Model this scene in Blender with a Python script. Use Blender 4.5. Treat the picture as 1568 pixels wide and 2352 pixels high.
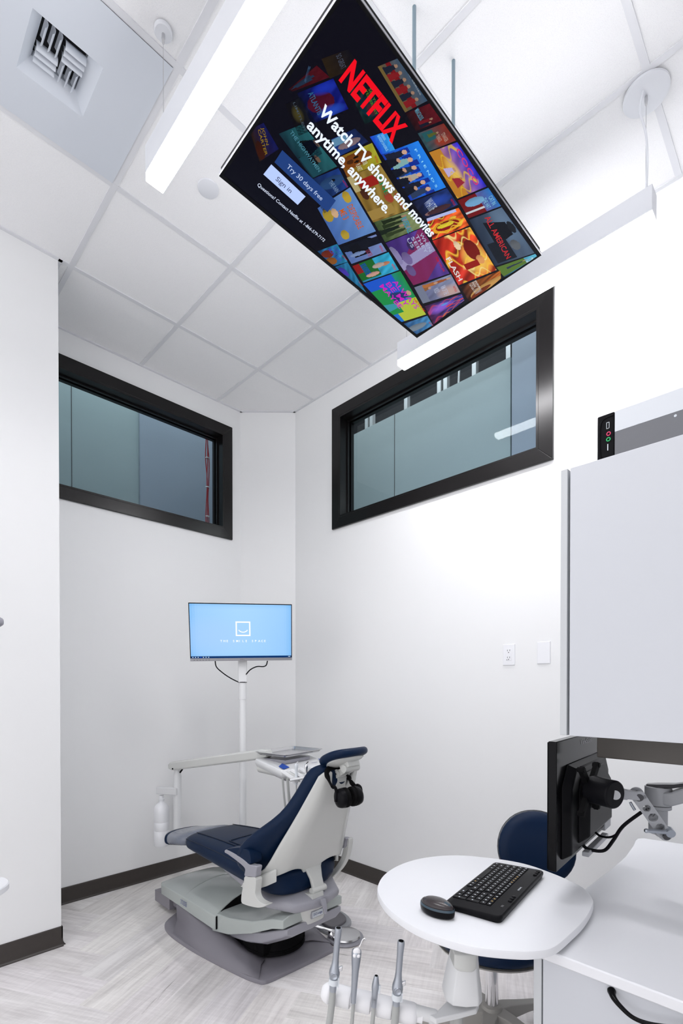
import bpy, bmesh, math, random
from mathutils import Vector, Matrix
random.seed(7)
for o in list(bpy.data.objects): bpy.data.objects.remove(o)
SC = bpy.context.scene
COL = SC.collection
# ------------------------------------------------------------------ camera
CAMH = 1.3973; YAW = 0.7906; PIT = -0.0085; FPX = 1130.36; PPX = 790.54; PPY = 1585.16
cd = bpy.data.cameras.new('camera'); cam = bpy.data.objects.new('camera', cd); COL.objects.link(cam)
cd.sensor_fit = 'HORIZONTAL'; cd.sensor_width = 36; cd.lens = FPX/1568*36
cd.shift_x = -(PPX-784)/1568; cd.shift_y = (PPY-1176)/1568; cd.clip_start = .02
cam.location = (0, 0, CAMH); cam.rotation_euler = (math.pi/2+PIT, 0, -YAW)
SC.camera = cam
# ------------------------------------------------------------------ world, light level
W = bpy.data.worlds.new('world'); SC.world = W; W.use_nodes = True
W.node_tree.nodes['Background'].inputs[0].default_value = (.985, .975, 1, 1)
W.node_tree.nodes['Background'].inputs[1].default_value = 0.85
LENS_E = 30.0        # emission of the pendant lenses
CORR_E = 40.0        # added unseen fill lights that brighten the spaces behind the two windows
SC.view_settings.view_transform = 'Standard'; SC.view_settings.look = 'None'
SC.view_settings.exposure = 0.93; SC.view_settings.gamma = 1; SC.view_settings.use_curve_mapping = False
def corridor_fill(name, loc, e, sx, sy):
    l = bpy.data.lights.new(name, 'AREA'); l.shape = 'RECTANGLE'; l.size = sx; l.size_y = sy; l.energy = e; l.color = (.94, .985, 1)
    o = bpy.data.objects.new(name, l); COL.objects.link(o); o.location = loc
corridor_fill('corridor_fill', (3.02, 2.0, 4.8), CORR_E*1.15, .4, 3.0)
corridor_fill('corridor_fill', (1.7, 3.92, 4.8), CORR_E*.6, 2.6, .4)

# ------------------------------------------------------------------ sight-line helpers (pixel -> point on a real plane)
Fv = Vector((math.sin(YAW)*math.cos(PIT), math.cos(YAW)*math.cos(PIT), math.sin(PIT)))
Rv = Vector((math.cos(YAW), -math.sin(YAW), 0)); Uv = Rv.cross(Fv)
C0 = Vector((0, 0, CAMH))
def ray(u, v): return Fv + Rv*((u-PPX)/FPX) - Uv*((v-PPY)/FPX)
def axp(u, v, a, val):
    d = ray(u, v); return C0 + d*((val-C0[a])/d[a])
def X(u, v, x): return axp(u, v, 0, x)
def Y(u, v, y): return axp(u, v, 1, y)
def Z(u, v, z): return axp(u, v, 2, z)
def D(u, v, d): return C0 + ray(u, v)*d
def plane(u, v, o, n):
    r = ray(u, v); return C0 + r*((o-C0).dot(n)/r.dot(n))

# ------------------------------------------------------------------ materials
def srgb(c):
    if isinstance(c, str): c = [int(c[i:i+2], 16)/255 for i in (0, 2, 4)]
    return tuple((x/12.92 if x <= .04045 else ((x+.055)/1.055)**2.4) for x in c)
def mat(name, col, rough=.5, metal=0, spec=.5, coat=0, noise=0, nscale=40, bump=0, bscale=200, trans=0):
    m = bpy.data.materials.new(name); m.use_nodes = True; nt = m.node_tree; b = nt.nodes['Principled BSDF']
    b.inputs['Base Color'].default_value = (*col, 1); b.inputs['Roughness'].default_value = rough
    b.inputs['Metallic'].default_value = metal; b.inputs['Specular IOR Level'].default_value = spec
    b.inputs['Coat Weight'].default_value = coat; b.inputs['Transmission Weight'].default_value = trans
    tc = nt.nodes.new('ShaderNodeTexCoord')
    if noise:
        n = nt.nodes.new('ShaderNodeTexNoise'); n.inputs['Scale'].default_value = nscale; n.inputs['Detail'].default_value = 4
        nt.links.new(tc.outputs['Object'], n.inputs['Vector'])
        r = nt.nodes.new('ShaderNodeMapRange'); r.inputs['To Min'].default_value = 1-noise; r.inputs['To Max'].default_value = 1+noise
        nt.links.new(n.outputs['Fac'], r.inputs['Value'])
        mx = nt.nodes.new('ShaderNodeVectorMath'); mx.operation = 'SCALE'; mx.inputs[0].default_value = col
        nt.links.new(r.outputs[0], mx.inputs['Scale']); nt.links.new(mx.outputs[0], b.inputs['Base Color'])
    if bump:
        n = nt.nodes.new('ShaderNodeTexNoise'); n.inputs['Scale'].default_value = bscale; n.inputs['Detail'].default_value = 3
        nt.links.new(tc.outputs['Object'], n.inputs['Vector'])
        bp = nt.nodes.new('ShaderNodeBump'); bp.inputs['Strength'].default_value = bump; bp.inputs['Distance'].default_value = .002
        nt.links.new(n.outputs['Fac'], bp.inputs['Height']); nt.links.new(bp.outputs[0], b.inputs['Normal'])
    return m
def emis(name, col, s):
    m = bpy.data.materials.new(name); m.use_nodes = True; b = m.node_tree.nodes['Principled BSDF']
    b.inputs['Base Color'].default_value = (*col, 1); b.inputs['Emission Color'].default_value = (*col, 1)
    b.inputs['Emission Strength'].default_value = s; b.inputs['Roughness'].default_value = .4
    return m
M = dict(
 wall=mat("wall_paint", (.86, .868, .872), .45, spec=.35, bump=.06, bscale=260),
 tee=mat('ceiling_tee_metal', (.74, .75, .78), .4),
 panel=mat('diffuser_enamel', (.66, .70, .76), .45),
 base=mat('baseboard_vinyl', (.040, .033, .029), .38, noise=.1),
 casing=mat('window_casing_dark', (.0045, .0036, .0038), .28, spec=.35, noise=.15, nscale=60),
 dark=mat('dark_void', (.012, .013, .016), .9),
 beyond=mat('corridor_wall', (.30, .36, .37), .8, noise=.04, nscale=3),
 beyond2=mat('corridor_wall_blue', (.27, .31, .37), .8, noise=.04, nscale=3),
 stud=mat('galvanised_steel', (.45, .47, .48), .45, metal=.6),
 fix=mat('fixture_enamel', (.74, .76, .80), .4),
 lens=emis('pendant_lens', (.985, .975, 1), LENS_E),
 steel=mat('brushed_steel', (.62, .62, .63), .22, metal=1),
 chrome=mat('chrome', (.75, .75, .77), .06, metal=1),
 rod=mat('zinc_rod', (.25, .33, .38), .4, metal=.7),
 tvframe=mat('television_frame', (.30, .30, .33), .25, metal=.8),
 black=mat('black_plastic', (.006, .006, .0075), .35, spec=.08),
 blackgl=mat('black_gloss', (.003, .003, .004), .15, spec=.12),
 blackmat=mat('black_matte', (.005, .005, .0055), .6, spec=.05),
 cham=mat('chair_white_plastic', (.60, .61, .59), .22, spec=.5, noise=.015, nscale=4),
 cover=mat('chair_cover_grey_green', (.43, .47, .455), .15, spec=.5),
 cbase=mat('chair_base_grey', (.23, .22, .25), .38, spec=.4, noise=.03, nscale=12),
 cgrey=mat('chair_trim_grey', (.32, .32, .36), .35),
 navy=mat('navy_upholstery', (.0025, .013, .042), .42, spec=.16, bump=.08, bscale=500),
 seam=mat('dark_stitching', (.002, .006, .02), .6),
 toe=mat('toe_cover_vinyl', (.17, .19, .24), .2, spec=.6, noise=.12, nscale=10),
 white=mat('white_plastic', (.75, .76, .77), .3),
 whiteA=mat('white_silicone', (.86, .86, .88), .45),
 milk=mat('milky_bottle_plastic', (.90, .91, .94), .35),
 lam=mat('white_laminate', (.60, .62, .66), .45, spec=.3),
 lamedge=mat('grey_laminate_edge', (.56, .58, .60), .5),
 top=mat('white_solid_surface', (.80, .81, .84), .38, spec=.35, bump=.03, bscale=700),
 hose=mat('grey_hose_rubber', (.42, .43, .42), .5),
 satin=mat('satin_aluminium', (.42, .45, .50), .3, metal=.9),
 clear=mat('clear_plastic_tip', (.72, .76, .80), .15),
 bluelab=mat('blue_label', (.01, .07, .42), .4),
 ink=mat('navy_ink', (.01, .03, .22), .5),
 lightink=mat('pale_print', (.62, .66, .70), .5),
 yellow=mat('yellow_print', (.70, .42, .08), .5),
 red=mat('red_wire', (.33, .012, .02), .4),
 pink=mat('pink_ring', (.75, .05, .16), .4),
 green=mat('green_ring', (.03, .50, .16), .4),
 armgrey=mat('arm_grey_enamel', (.33, .34, .36), .38),
 armlid=mat('arm_lid_dark', (.05, .05, .055), .2),
 rail=mat('taupe_rail', (.085, .076, .068), .5),
 stoolb=mat('stool_base_greige', (.33, .32, .30), .45),
 pad=mat('pedal_rubber', (.14, .135, .15), .5),
 mblue=mat('mouse_trim_blue', (.03, .06, .085), .3),
 mtop=mat('mouse_shell', (.035, .028, .03), .25),
 mirror=mat('pc_silver_panel', (.66, .69, .73), .22),
 pcgrey=mat('pc_grey_panel', (.16, .165, .18), .35, metal=.3),
 monback=mat('monitor_back_black', (.006, .006, .007), .35, spec=.08),
 silver=mat('silver_bezel', (.33, .33, .35), .35, metal=.6),
 outlet=mat('outlet_white', (.86, .87, .90), .3),
 slot=mat('slot_dark', (.05, .05, .055), .6),
)
# ceiling tile: white mineral fibre with fine pits
def tile_mat():
    m = mat('ceiling_tile', (.88, .89, .90), .9, spec=.1); nt = m.node_tree; b = nt.nodes['Principled BSDF']
    tc = nt.nodes.new('ShaderNodeTexCoord')
    n = nt.nodes.new('ShaderNodeTexNoise'); n.inputs['Scale'].default_value = 170; n.inputs['Detail'].default_value = 4
    n2 = nt.nodes.new('ShaderNodeTexNoise'); n2.inputs['Scale'].default_value = 620; n2.inputs['Detail'].default_value = 1
    for q in (n, n2): nt.links.new(tc.outputs['Object'], q.inputs['Vector'])
    r = nt.nodes.new('ShaderNodeValToRGB'); e = r.color_ramp.elements
    e[0].position = .30; e[0].color = (.74, .745, .77, 1); e[1].position = .40; e[1].color = (.90, .905, .915, 1)
    nt.links.new(n2.outputs['Fac'], r.inputs[0]); nt.links.new(r.outputs[0], b.inputs['Base Color'])
    bp = nt.nodes.new('ShaderNodeBump'); bp.inputs['Strength'].default_value = .22; bp.inputs['Distance'].default_value = .003
    nt.links.new(n.outputs['Fac'], bp.inputs['Height']); nt.links.new(bp.outputs[0], b.inputs['Normal'])
    return m
M['tile'] = tile_mat()
def floor_mat():
    m = mat('whitewashed_plank', (.6, .58, .57), .42, spec=.35); nt = m.node_tree; b = nt.nodes['Principled BSDF']
    L = nt.links.new
    uv = nt.nodes.new('ShaderNodeUVMap'); uv.uv_map = 'UVMap'
    at = nt.nodes.new('ShaderNodeAttribute'); at.attribute_name = 'plank'
    def nz(sx, sy, det, rough=.55, dist=0):
        mp = nt.nodes.new('ShaderNodeMapping'); mp.inputs['Scale'].default_value = (sx, sy, 1)
        n = nt.nodes.new('ShaderNodeTexNoise'); n.inputs['Scale'].default_value = 1; n.inputs['Detail'].default_value = det
        n.inputs['Roughness'].default_value = rough; n.inputs['Distortion'].default_value = dist
        L(uv.outputs[0], mp.inputs[0]); L(mp.outputs[0], n.inputs['Vector']); return n
    g = nz(3, 60, 6, .7, .3); big = nz(1.5, 9, 4, .6, .6); saw = nz(90, 2.2, 3, .6); crack = nz(1.6, 24, 5, .62, 1.2)
    r1 = nt.nodes.new('ShaderNodeValToRGB'); e = r1.color_ramp.elements
    e[0].position = .28; e[0].color = (.50, .475, .465, 1); e[1].position = .60; e[1].color = (.90, .88, .87, 1)
    mixv = nt.nodes.new('ShaderNodeMath'); mixv.operation = 'MULTIPLY_ADD'; mixv.inputs[1].default_value = .45
    L(g.outputs['Fac'], mixv.inputs[0])
    m2 = nt.nodes.new('ShaderNodeMath'); m2.operation = 'MULTIPLY_ADD'; m2.inputs[1].default_value = .45
    L(big.outputs['Fac'], m2.inputs[0])
    m3 = nt.nodes.new('ShaderNodeMath'); m3.operation = 'MULTIPLY'; m3.inputs[1].default_value = .14
    L(saw.outputs['Fac'], m3.inputs[0]); L(m3.outputs[0], m2.inputs[2]); L(m2.outputs[0], mixv.inputs[2])
    L(mixv.outputs[0], r1.inputs[0])
    rc = nt.nodes.new('ShaderNodeValToRGB'); e = rc.color_ramp.elements
    e[0].position = .285; e[0].color = (.45, .43, .42, 1); e[1].position = .33; e[1].color = (1, 1, 1, 1)
    L(crack.outputs['Fac'], rc.inputs[0])
    mx = nt.nodes.new('ShaderNodeMix'); mx.data_type = 'RGBA'; mx.blend_type = 'MULTIPLY'; mx.inputs['Factor'].default_value = 1
    L(r1.outputs[0], mx.inputs['A']); L(rc.outputs[0], mx.inputs['B'])
    mx2 = nt.nodes.new('ShaderNodeMix'); mx2.data_type = 'RGBA'; mx2.blend_type = 'MULTIPLY'; mx2.inputs['Factor'].default_value = 1
    L(mx.outputs['Result'], mx2.inputs['A']); L(at.outputs['Color'], mx2.inputs['B'])
    L(mx2.outputs['Result'], b.inputs['Base Color'])
    return m
M['floor'] = floor_mat()
def glass_mat():
    m = bpy.data.materials.new('window_glass'); m.use_nodes = True; nt = m.node_tree; nt.nodes.clear(); L = nt.links.new
    o = nt.nodes.new('ShaderNodeOutputMaterial'); t = nt.nodes.new('ShaderNodeBsdfTransparent'); t.inputs[0].default_value = (.88, .92, .94, 1)
    g = nt.nodes.new('ShaderNodeBsdfGlossy'); g.inputs['Roughness'].default_value = .0; g.inputs[0].default_value = (.92, 1, 1, 1)
    f = nt.nodes.new('ShaderNodeFresnel'); f.inputs[0].default_value = 0.85
    mr = nt.nodes.new('ShaderNodeMath'); mr.operation = 'MULTIPLY'; mr.inputs[1].default_value = 0.85
    gm = nt.nodes.new('ShaderNodeNewGeometry'); iv = nt.nodes.new('ShaderNodeMath'); iv.operation = 'SUBTRACT'; iv.inputs[0].default_value = 1; L(gm.outputs['Backfacing'], iv.inputs[1])
    m2 = nt.nodes.new('ShaderNodeMath'); m2.operation = 'MULTIPLY'; L(mr.outputs[0], m2.inputs[0]); L(iv.outputs[0], m2.inputs[1])
    mx = nt.nodes.new('ShaderNodeMixShader'); L(f.outputs[0], mr.inputs[0]); L(m2.outputs[0], mx.inputs[0])
    L(t.outputs[0], mx.inputs[1]); L(g.outputs[0], mx.inputs[2]); L(mx.outputs[0], o.inputs[0]); return m
M['glass'] = glass_mat()
def screen_mat(name, s):
    m = bpy.data.materials.new(name); m.use_nodes = True; nt = m.node_tree; b = nt.nodes['Principled BSDF']
    a = nt.nodes.new('ShaderNodeAttribute'); a.attribute_name = 'pix'
    b.inputs['Base Color'].default_value = (.001, .001, .0015, 1); b.inputs['Roughness'].default_value = .2; b.inputs['Specular IOR Level'].default_value = .08
    nt.links.new(a.outputs['Color'], b.inputs['Emission Color']); b.inputs['Emission Strength'].default_value = s
    return m
M['screen'] = screen_mat('lit_screen', .57)

# ------------------------------------------------------------------ mesh helpers
class B:
    def __init__(s): s.bm = bmesh.new(); s.mi = 0; s.mats = []
    def use(s, m):
        if m not in s.mats: s.mats.append(m)
        s.mi = s.mats.index(m); return s
    def face(s, vs):
        try: f = s.bm.faces.new(vs); f.material_index = s.mi; return f
        except ValueError: return None
    def quadpts(s, pts): return s.face([s.bm.verts.new(p) for p in pts])
    def box(s, lo, hi, M4=None):
        x0, y0, z0 = lo; x1, y1, z1 = hi
        P = [Vector(p) for p in [(x0,y0,z0),(x1,y0,z0),(x1,y1,z0),(x0,y1,z0),(x0,y0,z1),(x1,y0,z1),(x1,y1,z1),(x0,y1,z1)]]
        if M4: P = [M4 @ p for p in P]
        v = [s.bm.verts.new(p) for p in P]
        for f in [(0,3,2,1),(4,5,6,7),(0,1,5,4),(1,2,6,5),(2,3,7,6),(3,0,4,7)]: s.face([v[i] for i in f])
        return s
    def ob(s, c, h, e1, e2=None, e3=None):     # oriented box: centre, half sizes, axes
        e1 = Vector(e1).normalized(); e3 = Vector(e3 or (0,0,1)).normalized(); e2 = Vector(e2).normalized() if e2 else e3.cross(e1)
        R = Matrix((e1, e2, e3)).transposed().to_4x4(); R.translation = Vector(c)
        return s.box((-h[0],-h[1],-h[2]), h, R)
    def loft(s, rings, cap=True, closed=True):
        V = [[s.bm.verts.new(p) for p in r] for r in rings]; n = len(V[0])
        for a, b in zip(V, V[1:]):
            for i in range(n if closed else n-1):
                j = (i+1) % n; s.face([a[i], a[j], b[j], b[i]])
        if cap and closed: s.face(V[0][::-1]); s.face(V[-1])
        return s
    def cyl(s, p0, p1, r0, r1=None, n=24, cap=True):
        p0, p1 = Vector(p0), Vector(p1); r1 = r0 if r1 is None else r1
        d = (p1-p0).normalized(); a = d.orthogonal().normalized(); b = d.cross(a)
        R = lambda p, r: [p + a*(r*math.cos(t)) + b*(r*math.sin(t)) for t in [2*math.pi*i/n for i in range(n)]]
        return s.loft([R(p0, r0), R(p1, r1)], cap)
    def lathe(s, prof, o, axis=(0,0,1), n=28, sx=1, xa=None):
        o = Vector(o); d = Vector(axis).normalized(); a = Vector(xa).normalized() if xa else d.orthogonal().normalized(); b = d.cross(a)
        return s.loft([[o + d*h + a*(max(r,1e-5)*sx*math.cos(t)) + b*(max(r,1e-5)*math.sin(t)) for t in [2*math.pi*i/n for i in range(n)]] for r, h in prof])
    def tube(s, pts, r, n=10, smooth=True):
        pts = [Vector(p) for p in pts]
        if smooth and len(pts) > 2: pts = spline(pts, 6)
        rr = r if isinstance(r, (list, tuple)) else [r]*len(pts)
        if len(rr) != len(pts): rr = [rr[0]+(rr[-1]-rr[0])*i/(len(pts)-1) for i in range(len(pts))]
        rings = []; a = None
        for i, p in enumerate(pts):
            d = (pts[min(i+1, len(pts)-1)]-pts[max(i-1, 0)]).normalized()
            a = (a - d*a.dot(d)).normalized() if a is not None and (a - d*a.dot(d)).length > 1e-4 else d.orthogonal().normalized()
            b = d.cross(a); rings.append([p + a*(rr[i]*math.cos(t)) + b*(rr[i]*math.sin(t)) for t in [2*math.pi*k/n for k in range(n)]])
        return s.loft(rings)
    def prism(s, pts, vec):                    # polygon of 3D points swept along vec
        pts = [Vector(p) for p in pts]; vec = Vector(vec)
        a = [s.bm.verts.new(p) for p in pts]; b = [s.bm.verts.new(p+vec) for p in pts]; n = len(a)
        s.face(a[::-1]); s.face(b)
        for i in range(n): s.face([a[i], a[(i+1)%n], b[(i+1)%n], b[i]])
        return s
    def ellip(s, c, r, n=20, k=10, e1=(1,0,0), e3=(0,0,1)):
        c = Vector(c); e1 = Vector(e1).normalized(); e3 = Vector(e3).normalized(); e2 = e3.cross(e1)
        rings = []
        for j in range(k+1):
            t = -math.pi/2 + math.pi*j/k; q = max(math.cos(t), 1e-4)
            rings.append([c + e1*(r[0]*q*math.cos(a)) + e2*(r[1]*q*math.sin(a)) + e3*(r[2]*math.sin(t)) for a in [2*math.pi*i/n for i in range(n)]])
        return s.loft(rings)
def spline(P, k=6, closed=False):
    out = []; n = len(P)
    rng = range(n) if closed else range(n-1)
    for i in rng:
        p0 = P[(i-1) % n] if closed or i > 0 else P[0]; p1 = P[i]; p2 = P[(i+1) % n]; p3 = P[(i+2) % n] if closed or i+2 < n else P[-1]
        for j in range(k):
            t = j/k
            out.append(.5*((2*p1)+(p2-p0)*t+(2*p0-5*p1+4*p2-p3)*t*t+(-p0+3*p1-3*p2+p3)*t**3))
    if not closed: out.append(P[-1])
    return out
def prop(o, label=None, cat=None, group=None, kind=None):
    if label: o['label'] = label
    if cat: o['category'] = cat
    if group: o['group'] = group
    if kind: o['kind'] = kind
    return o
def thing(name, loc, label, cat, group=None):
    o = bpy.data.objects.new(name, None); COL.objects.link(o); o.location = loc; o.empty_display_size = .05
    return prop(o, label, cat, group)
def worldloc(o):
    l = o.location.copy()
    while o.parent: o = o.parent; l += o.location
    return l
def mk(name, b, m=None, parent=None, origin=None, label=None, cat=None, group=None, kind=None, smooth=35, bevel=0, bseg=2, subd=0, recalc=True, weld=False):
    if weld: bmesh.ops.remove_doubles(b.bm, verts=b.bm.verts, dist=1e-5)
    if recalc: bmesh.ops.recalc_face_normals(b.bm, faces=b.bm.faces)
    if origin is None and parent is None:
        vs = [v.co for v in b.bm.verts]
        origin = Vector(((min(v.x for v in vs)+max(v.x for v in vs))/2, (min(v.y for v in vs)+max(v.y for v in vs))/2, min(v.z for v in vs)))
    org = worldloc(parent) if parent else Vector(origin)
    for v in b.bm.verts: v.co -= org
    me = bpy.data.meshes.new(name); b.bm.to_mesh(me); b.bm.free()
    ms = b.mats if b.mats else [m]
    for q in ms: me.materials.append(M[q] if isinstance(q, str) else q)
    if smooth:
        for p in me.polygons: p.use_smooth = True
        me.set_sharp_from_angle(angle=math.radians(smooth if not subd else 180))
    o = bpy.data.objects.new(name, me); COL.objects.link(o)
    if parent: o.parent = parent
    else: o.location = org
    if bevel:
        q = o.modifiers.new('bevel', 'BEVEL'); q.width = bevel; q.segments = bseg; q.limit_method = 'ANGLE'; q.angle_limit = math.radians(40); q.harden_normals = False
    if subd:
        q = o.modifiers.new('subd', 'SUBSURF'); q.levels = subd; q.render_levels = subd
    return prop(o, label, cat, group, kind)
def text_mesh(txt, bold=0, res=3):
    c = bpy.data.curves.new('t', 'FONT'); c.body = txt; c.size = 1; c.resolution_u = res; c.offset = bold
    o = bpy.data.objects.new('t', c); COL.objects.link(o)
    bpy.context.view_layer.update()
    me = bpy.data.meshes.new_from_object(o.evaluated_get(bpy.context.evaluated_depsgraph_get()))
    V = [v.co.copy() for v in me.vertices]; Fs = [list(p.vertices) for p in me.polygons]
    bpy.data.objects.remove(o); bpy.data.curves.remove(c); bpy.data.meshes.remove(me)
    return V, Fs
def put_text(b, txt, o, right, up, w=None, h=None, bold=0, lift=None, res=3):
    """flat lettering whose box starts at o, spans w along right and h (cap height) along up"""
    V, Fs = text_mesh(txt, bold, res); x0 = min(v.x for v in V); x1 = max(v.x for v in V)
    caps = .73 if any(ch.isupper() or ch.isdigit() for ch in txt) else .75
    right = Vector(right).normalized(); up = Vector(up).normalized()
    sy = h/caps; sx = (w/(x1-x0)) if w else sy
    vs = [b.bm.verts.new(Vector(o) + right*((v.x-x0)*sx) + up*(v.y*sy) + (lift or Vector())) for v in V]
    return [b.face([vs[i] for i in f]) for f in Fs]
# ================================================================== THE ROOM
CZ = 3.6646; XR = 2.6274; YL = 3.4927; T = .6096; GX = .8664; GY = 2.9350
CHX = 2.305; CHY = 3.172          # ends of the diagonal corner wall
NX = .8046; NY = 2.9415           # corner of the projecting wall on the left
WLX0, WLX1, WLZ0, WLZ1 = .87, 2.140, 2.665, 3.420      # left window opening (inside casing)
WRY0, WRY1, WRZ0, WRZ1 = 1.125, 2.640, 2.668, 3.425    # right window opening
TH = .125
# floor: herringbone of whitewashed planks, one mesh
def build_floor():
    b = B(); uvl = b.bm.loops.layers.uv.new('UVMap'); cl = b.bm.loops.layers.float_color.new('plank')
    w, L = .18, 1.08; k = int(L/w); ang = math.radians(28.4)
    ex = Vector((math.cos(ang), math.sin(ang), 0)); ey = Vector((-math.sin(ang), math.cos(ang), 0))
    def quad(x0, y0, x1, y1, hz, org):
        P = [(x0,y0),(x1,y0),(x1,y1),(x0,y1)]
        W3 = [org + ex*p[0] + ey*p[1] for p in P]
        cx = sum(p.x for p in W3)/4; cy = sum(p.y for p in W3)/4
        if not (-2.6 < cx < 3.3 and -3.2 < cy < 4.2): return
        f = b.quadpts(W3); t = random.uniform(.93, 1.05); col = (t, t*random.uniform(.985, 1.0), t*random.uniform(.975, 1.01), 1); ou, ov = random.uniform(0, 50), random.uniform(0, 50)
        for l, p in zip(f.loops, P):
            uu, vv = (p[0]-x0, p[1]-y0) if hz else (p[1]-y0, p[0]-x0)
            l[uvl].uv = (uu+ou, vv+ov); l[cl] = col
    org = Vector((.5, 1.2, 0))
    for m in range(-14, 15):
        for n in range(-60, 60):
            # classic herringbone lattice: step (w,w) along the zigzag, (2L) across
            sx = n*w + m*2*L; sy = n*w
            quad(sx, sy, sx+L, sy+w, True, org)
            quad(sx+L, sy+w-L, sx+L+w, sy+w, False, org)
    return b
fb = build_floor()
fl = mk('floor', fb, 'floor', origin=(0, 0, 0), kind='structure', smooth=0, recalc=False)
fl.data.update()
# a sub-floor right under the planks closes the room
b = B(); b.box((-2.45, -3.12, -.06), (XR+TH, 3.5+TH, -.004)); mk('floor_slab', b, 'dark', origin=(0,0,-.06), kind='structure')
# ceiling tiles with the gap for the air diffuser
b = B()
for i in range(-6, 4):
    for j in range(-10, 2):
        x0, x1 = GX+i*T, GX+(i+1)*T; y0, y1 = GY+j*T, GY+(j+1)*T
        if i == -1 and j == -2: continue
        x1 = min(x1, XR); y1 = min(y1, YL)
        if x1 > x0 and y1 > y0: b.box((x0, y0, CZ+.003), (x1, y1, CZ+.018))
b3_ = B(); b3_.box((-2.45, -3.25, CZ+.16), (XR+TH, YL+TH, CZ+.18)); mk('ceiling_light_block', b3_, 'dark', origin=(0, 0, CZ+.16), kind='structure', smooth=0)  # added unseen slab, keeps world light out of the ceiling gaps
mk('ceiling', b, 'tile', origin=(0, 0, CZ), kind='structure', smooth=0)
b = B()
for i in range(-6, 4):
    x = GX+i*T
    if x < XR: b.box((x-.0125, -3, CZ-.001), (x+.0125, YL, CZ+.0035))
for j in range(-10, 2):
    y = GY+j*T
    if y < YL: b.box((-2.7, y-.0125, CZ-.0012), (XR, y+.0125, CZ+.0033))
mk('trim_1', b, 'tee', origin=(0, 0, CZ), kind='structure', smooth=0)
b = B()   # wall angle round the edge of the ceiling
g = .018
b.box((NX, YL-g, CZ-.003), (CHX+.01, YL, CZ+.003)); b.box((XR-g, -3.12, CZ-.003), (XR, CHY+.01, CZ+.003))
b.box((-2.45, NY-g, CZ-.003), (NX+g, NY, CZ+.003)); b.box((NX, NY-g, CZ-.003), (NX+g, YL, CZ+.003))
d = Vector((XR-CHX, CHY-YL, 0)).normalized(); nrm = Vector((d.y, -d.x, 0)); nrm = nrm if nrm.dot(Vector((-1,-1,0))) > 0 else -nrm
b.prism([(CHX, YL, CZ-.003), (XR, CHY, CZ-.003), Vector((XR, CHY, CZ-.003))+nrm*g, Vector((CHX, YL, CZ-.003))+nrm*g], (0,0,.006))
mk('trim_2', b, 'tee', origin=(0,0,CZ), kind='structure', smooth=0)
def wall_hole(axis, fixed, a0, a1, h0, h1, z0, z1, thick):
    """wall plane with one window opening; axis 'y' = plane x=fixed running along y"""
    b = B()
    def bx(p0, p1, q0, q1):
        if axis == 'y': b.box((fixed, p0, q0), (fixed+thick, p1, q1))
        else: b.box((p0, fixed, q0), (p1, fixed+thick, q1))
    ztop = CZ+.02
    bx(a0, h0, 0, ztop); bx(h1, a1, 0, ztop); bx(h0, h1, 0, z0); bx(h0, h1, z1, ztop)
    return b
mk('wall_right', wall_hole('y', XR, -3.12, CHY, WRY0, WRY1, WRZ0, WRZ1, TH), 'wall', origin=(XR, 0, 0), kind='structure', smooth=0)
mk('wall_left', wall_hole('x', YL, NX, CHX, WLX0, WLX1, WLZ0, WLZ1, TH), 'wall', origin=(0, YL, 0), kind='structure', smooth=0)
b = B(); b.prism([(CHX, YL, 0), (XR, CHY, 0), (XR+TH, CHY, 0), (XR+TH, YL+TH, 0), (CHX, YL+TH, 0)], (0, 0, CZ+.02))
mk('wall_corner', b, 'wall', origin=(CHX, YL, 0), kind='structure', smooth=0)
b = B(); b.box((-2.45, NY, 0), (NX, YL+TH, CZ+.02))
b2_ = B(); b2_.box((-2.45, -3.25, 0), (XR+TH, -3.12, CZ+.02)); mk('wall_light_block', b2_, 'wall', origin=(0, -3.2, 0), kind='structure', smooth=0)  # added unseen wall, cuts world light and reflections from behind the camera
mk('wall_projecting', b, 'wall', origin=(NX, NY, 0), kind='structure', smooth=0)
# baseboards with a coved foot
def baseboard(name, p0, p1, n):
    p0, p1, n = Vector(p0), Vector(p1), Vector(n).normalized()
    prof = [(0, 0), (.020, 0), (.0185, .004), (.012, .010), (.008, .020), (.006, .04), (.006, .1015), (.0045, .104), (0, .104)]
    b = B(); up = Vector((0,0,1))
    b.loft([[p + n*a + up*(h+.0005) for a, h in prof] for p in (p0, p1)])
    mk(name, b, 'base', origin=(p0.x, p0.y, 0), kind='structure', smooth=25)
baseboard('baseboard_projecting', (-2.45, NY, 0), (NX+.006, NY, 0), (0,-1,0))
baseboard('baseboard_side', (NX, NY-.006, 0), (NX, YL, 0), (1,0,0))
baseboard('baseboard_left', (NX, YL, 0), (CHX+.004, YL, 0), (0,-1,0))
baseboard('baseboard_corner', (CHX, YL, 0), (XR, CHY, 0), nrm)
baseboard('baseboard_right', (XR, CHY+.004, 0), (XR, -3.12, 0), (-1,0,0))
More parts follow.
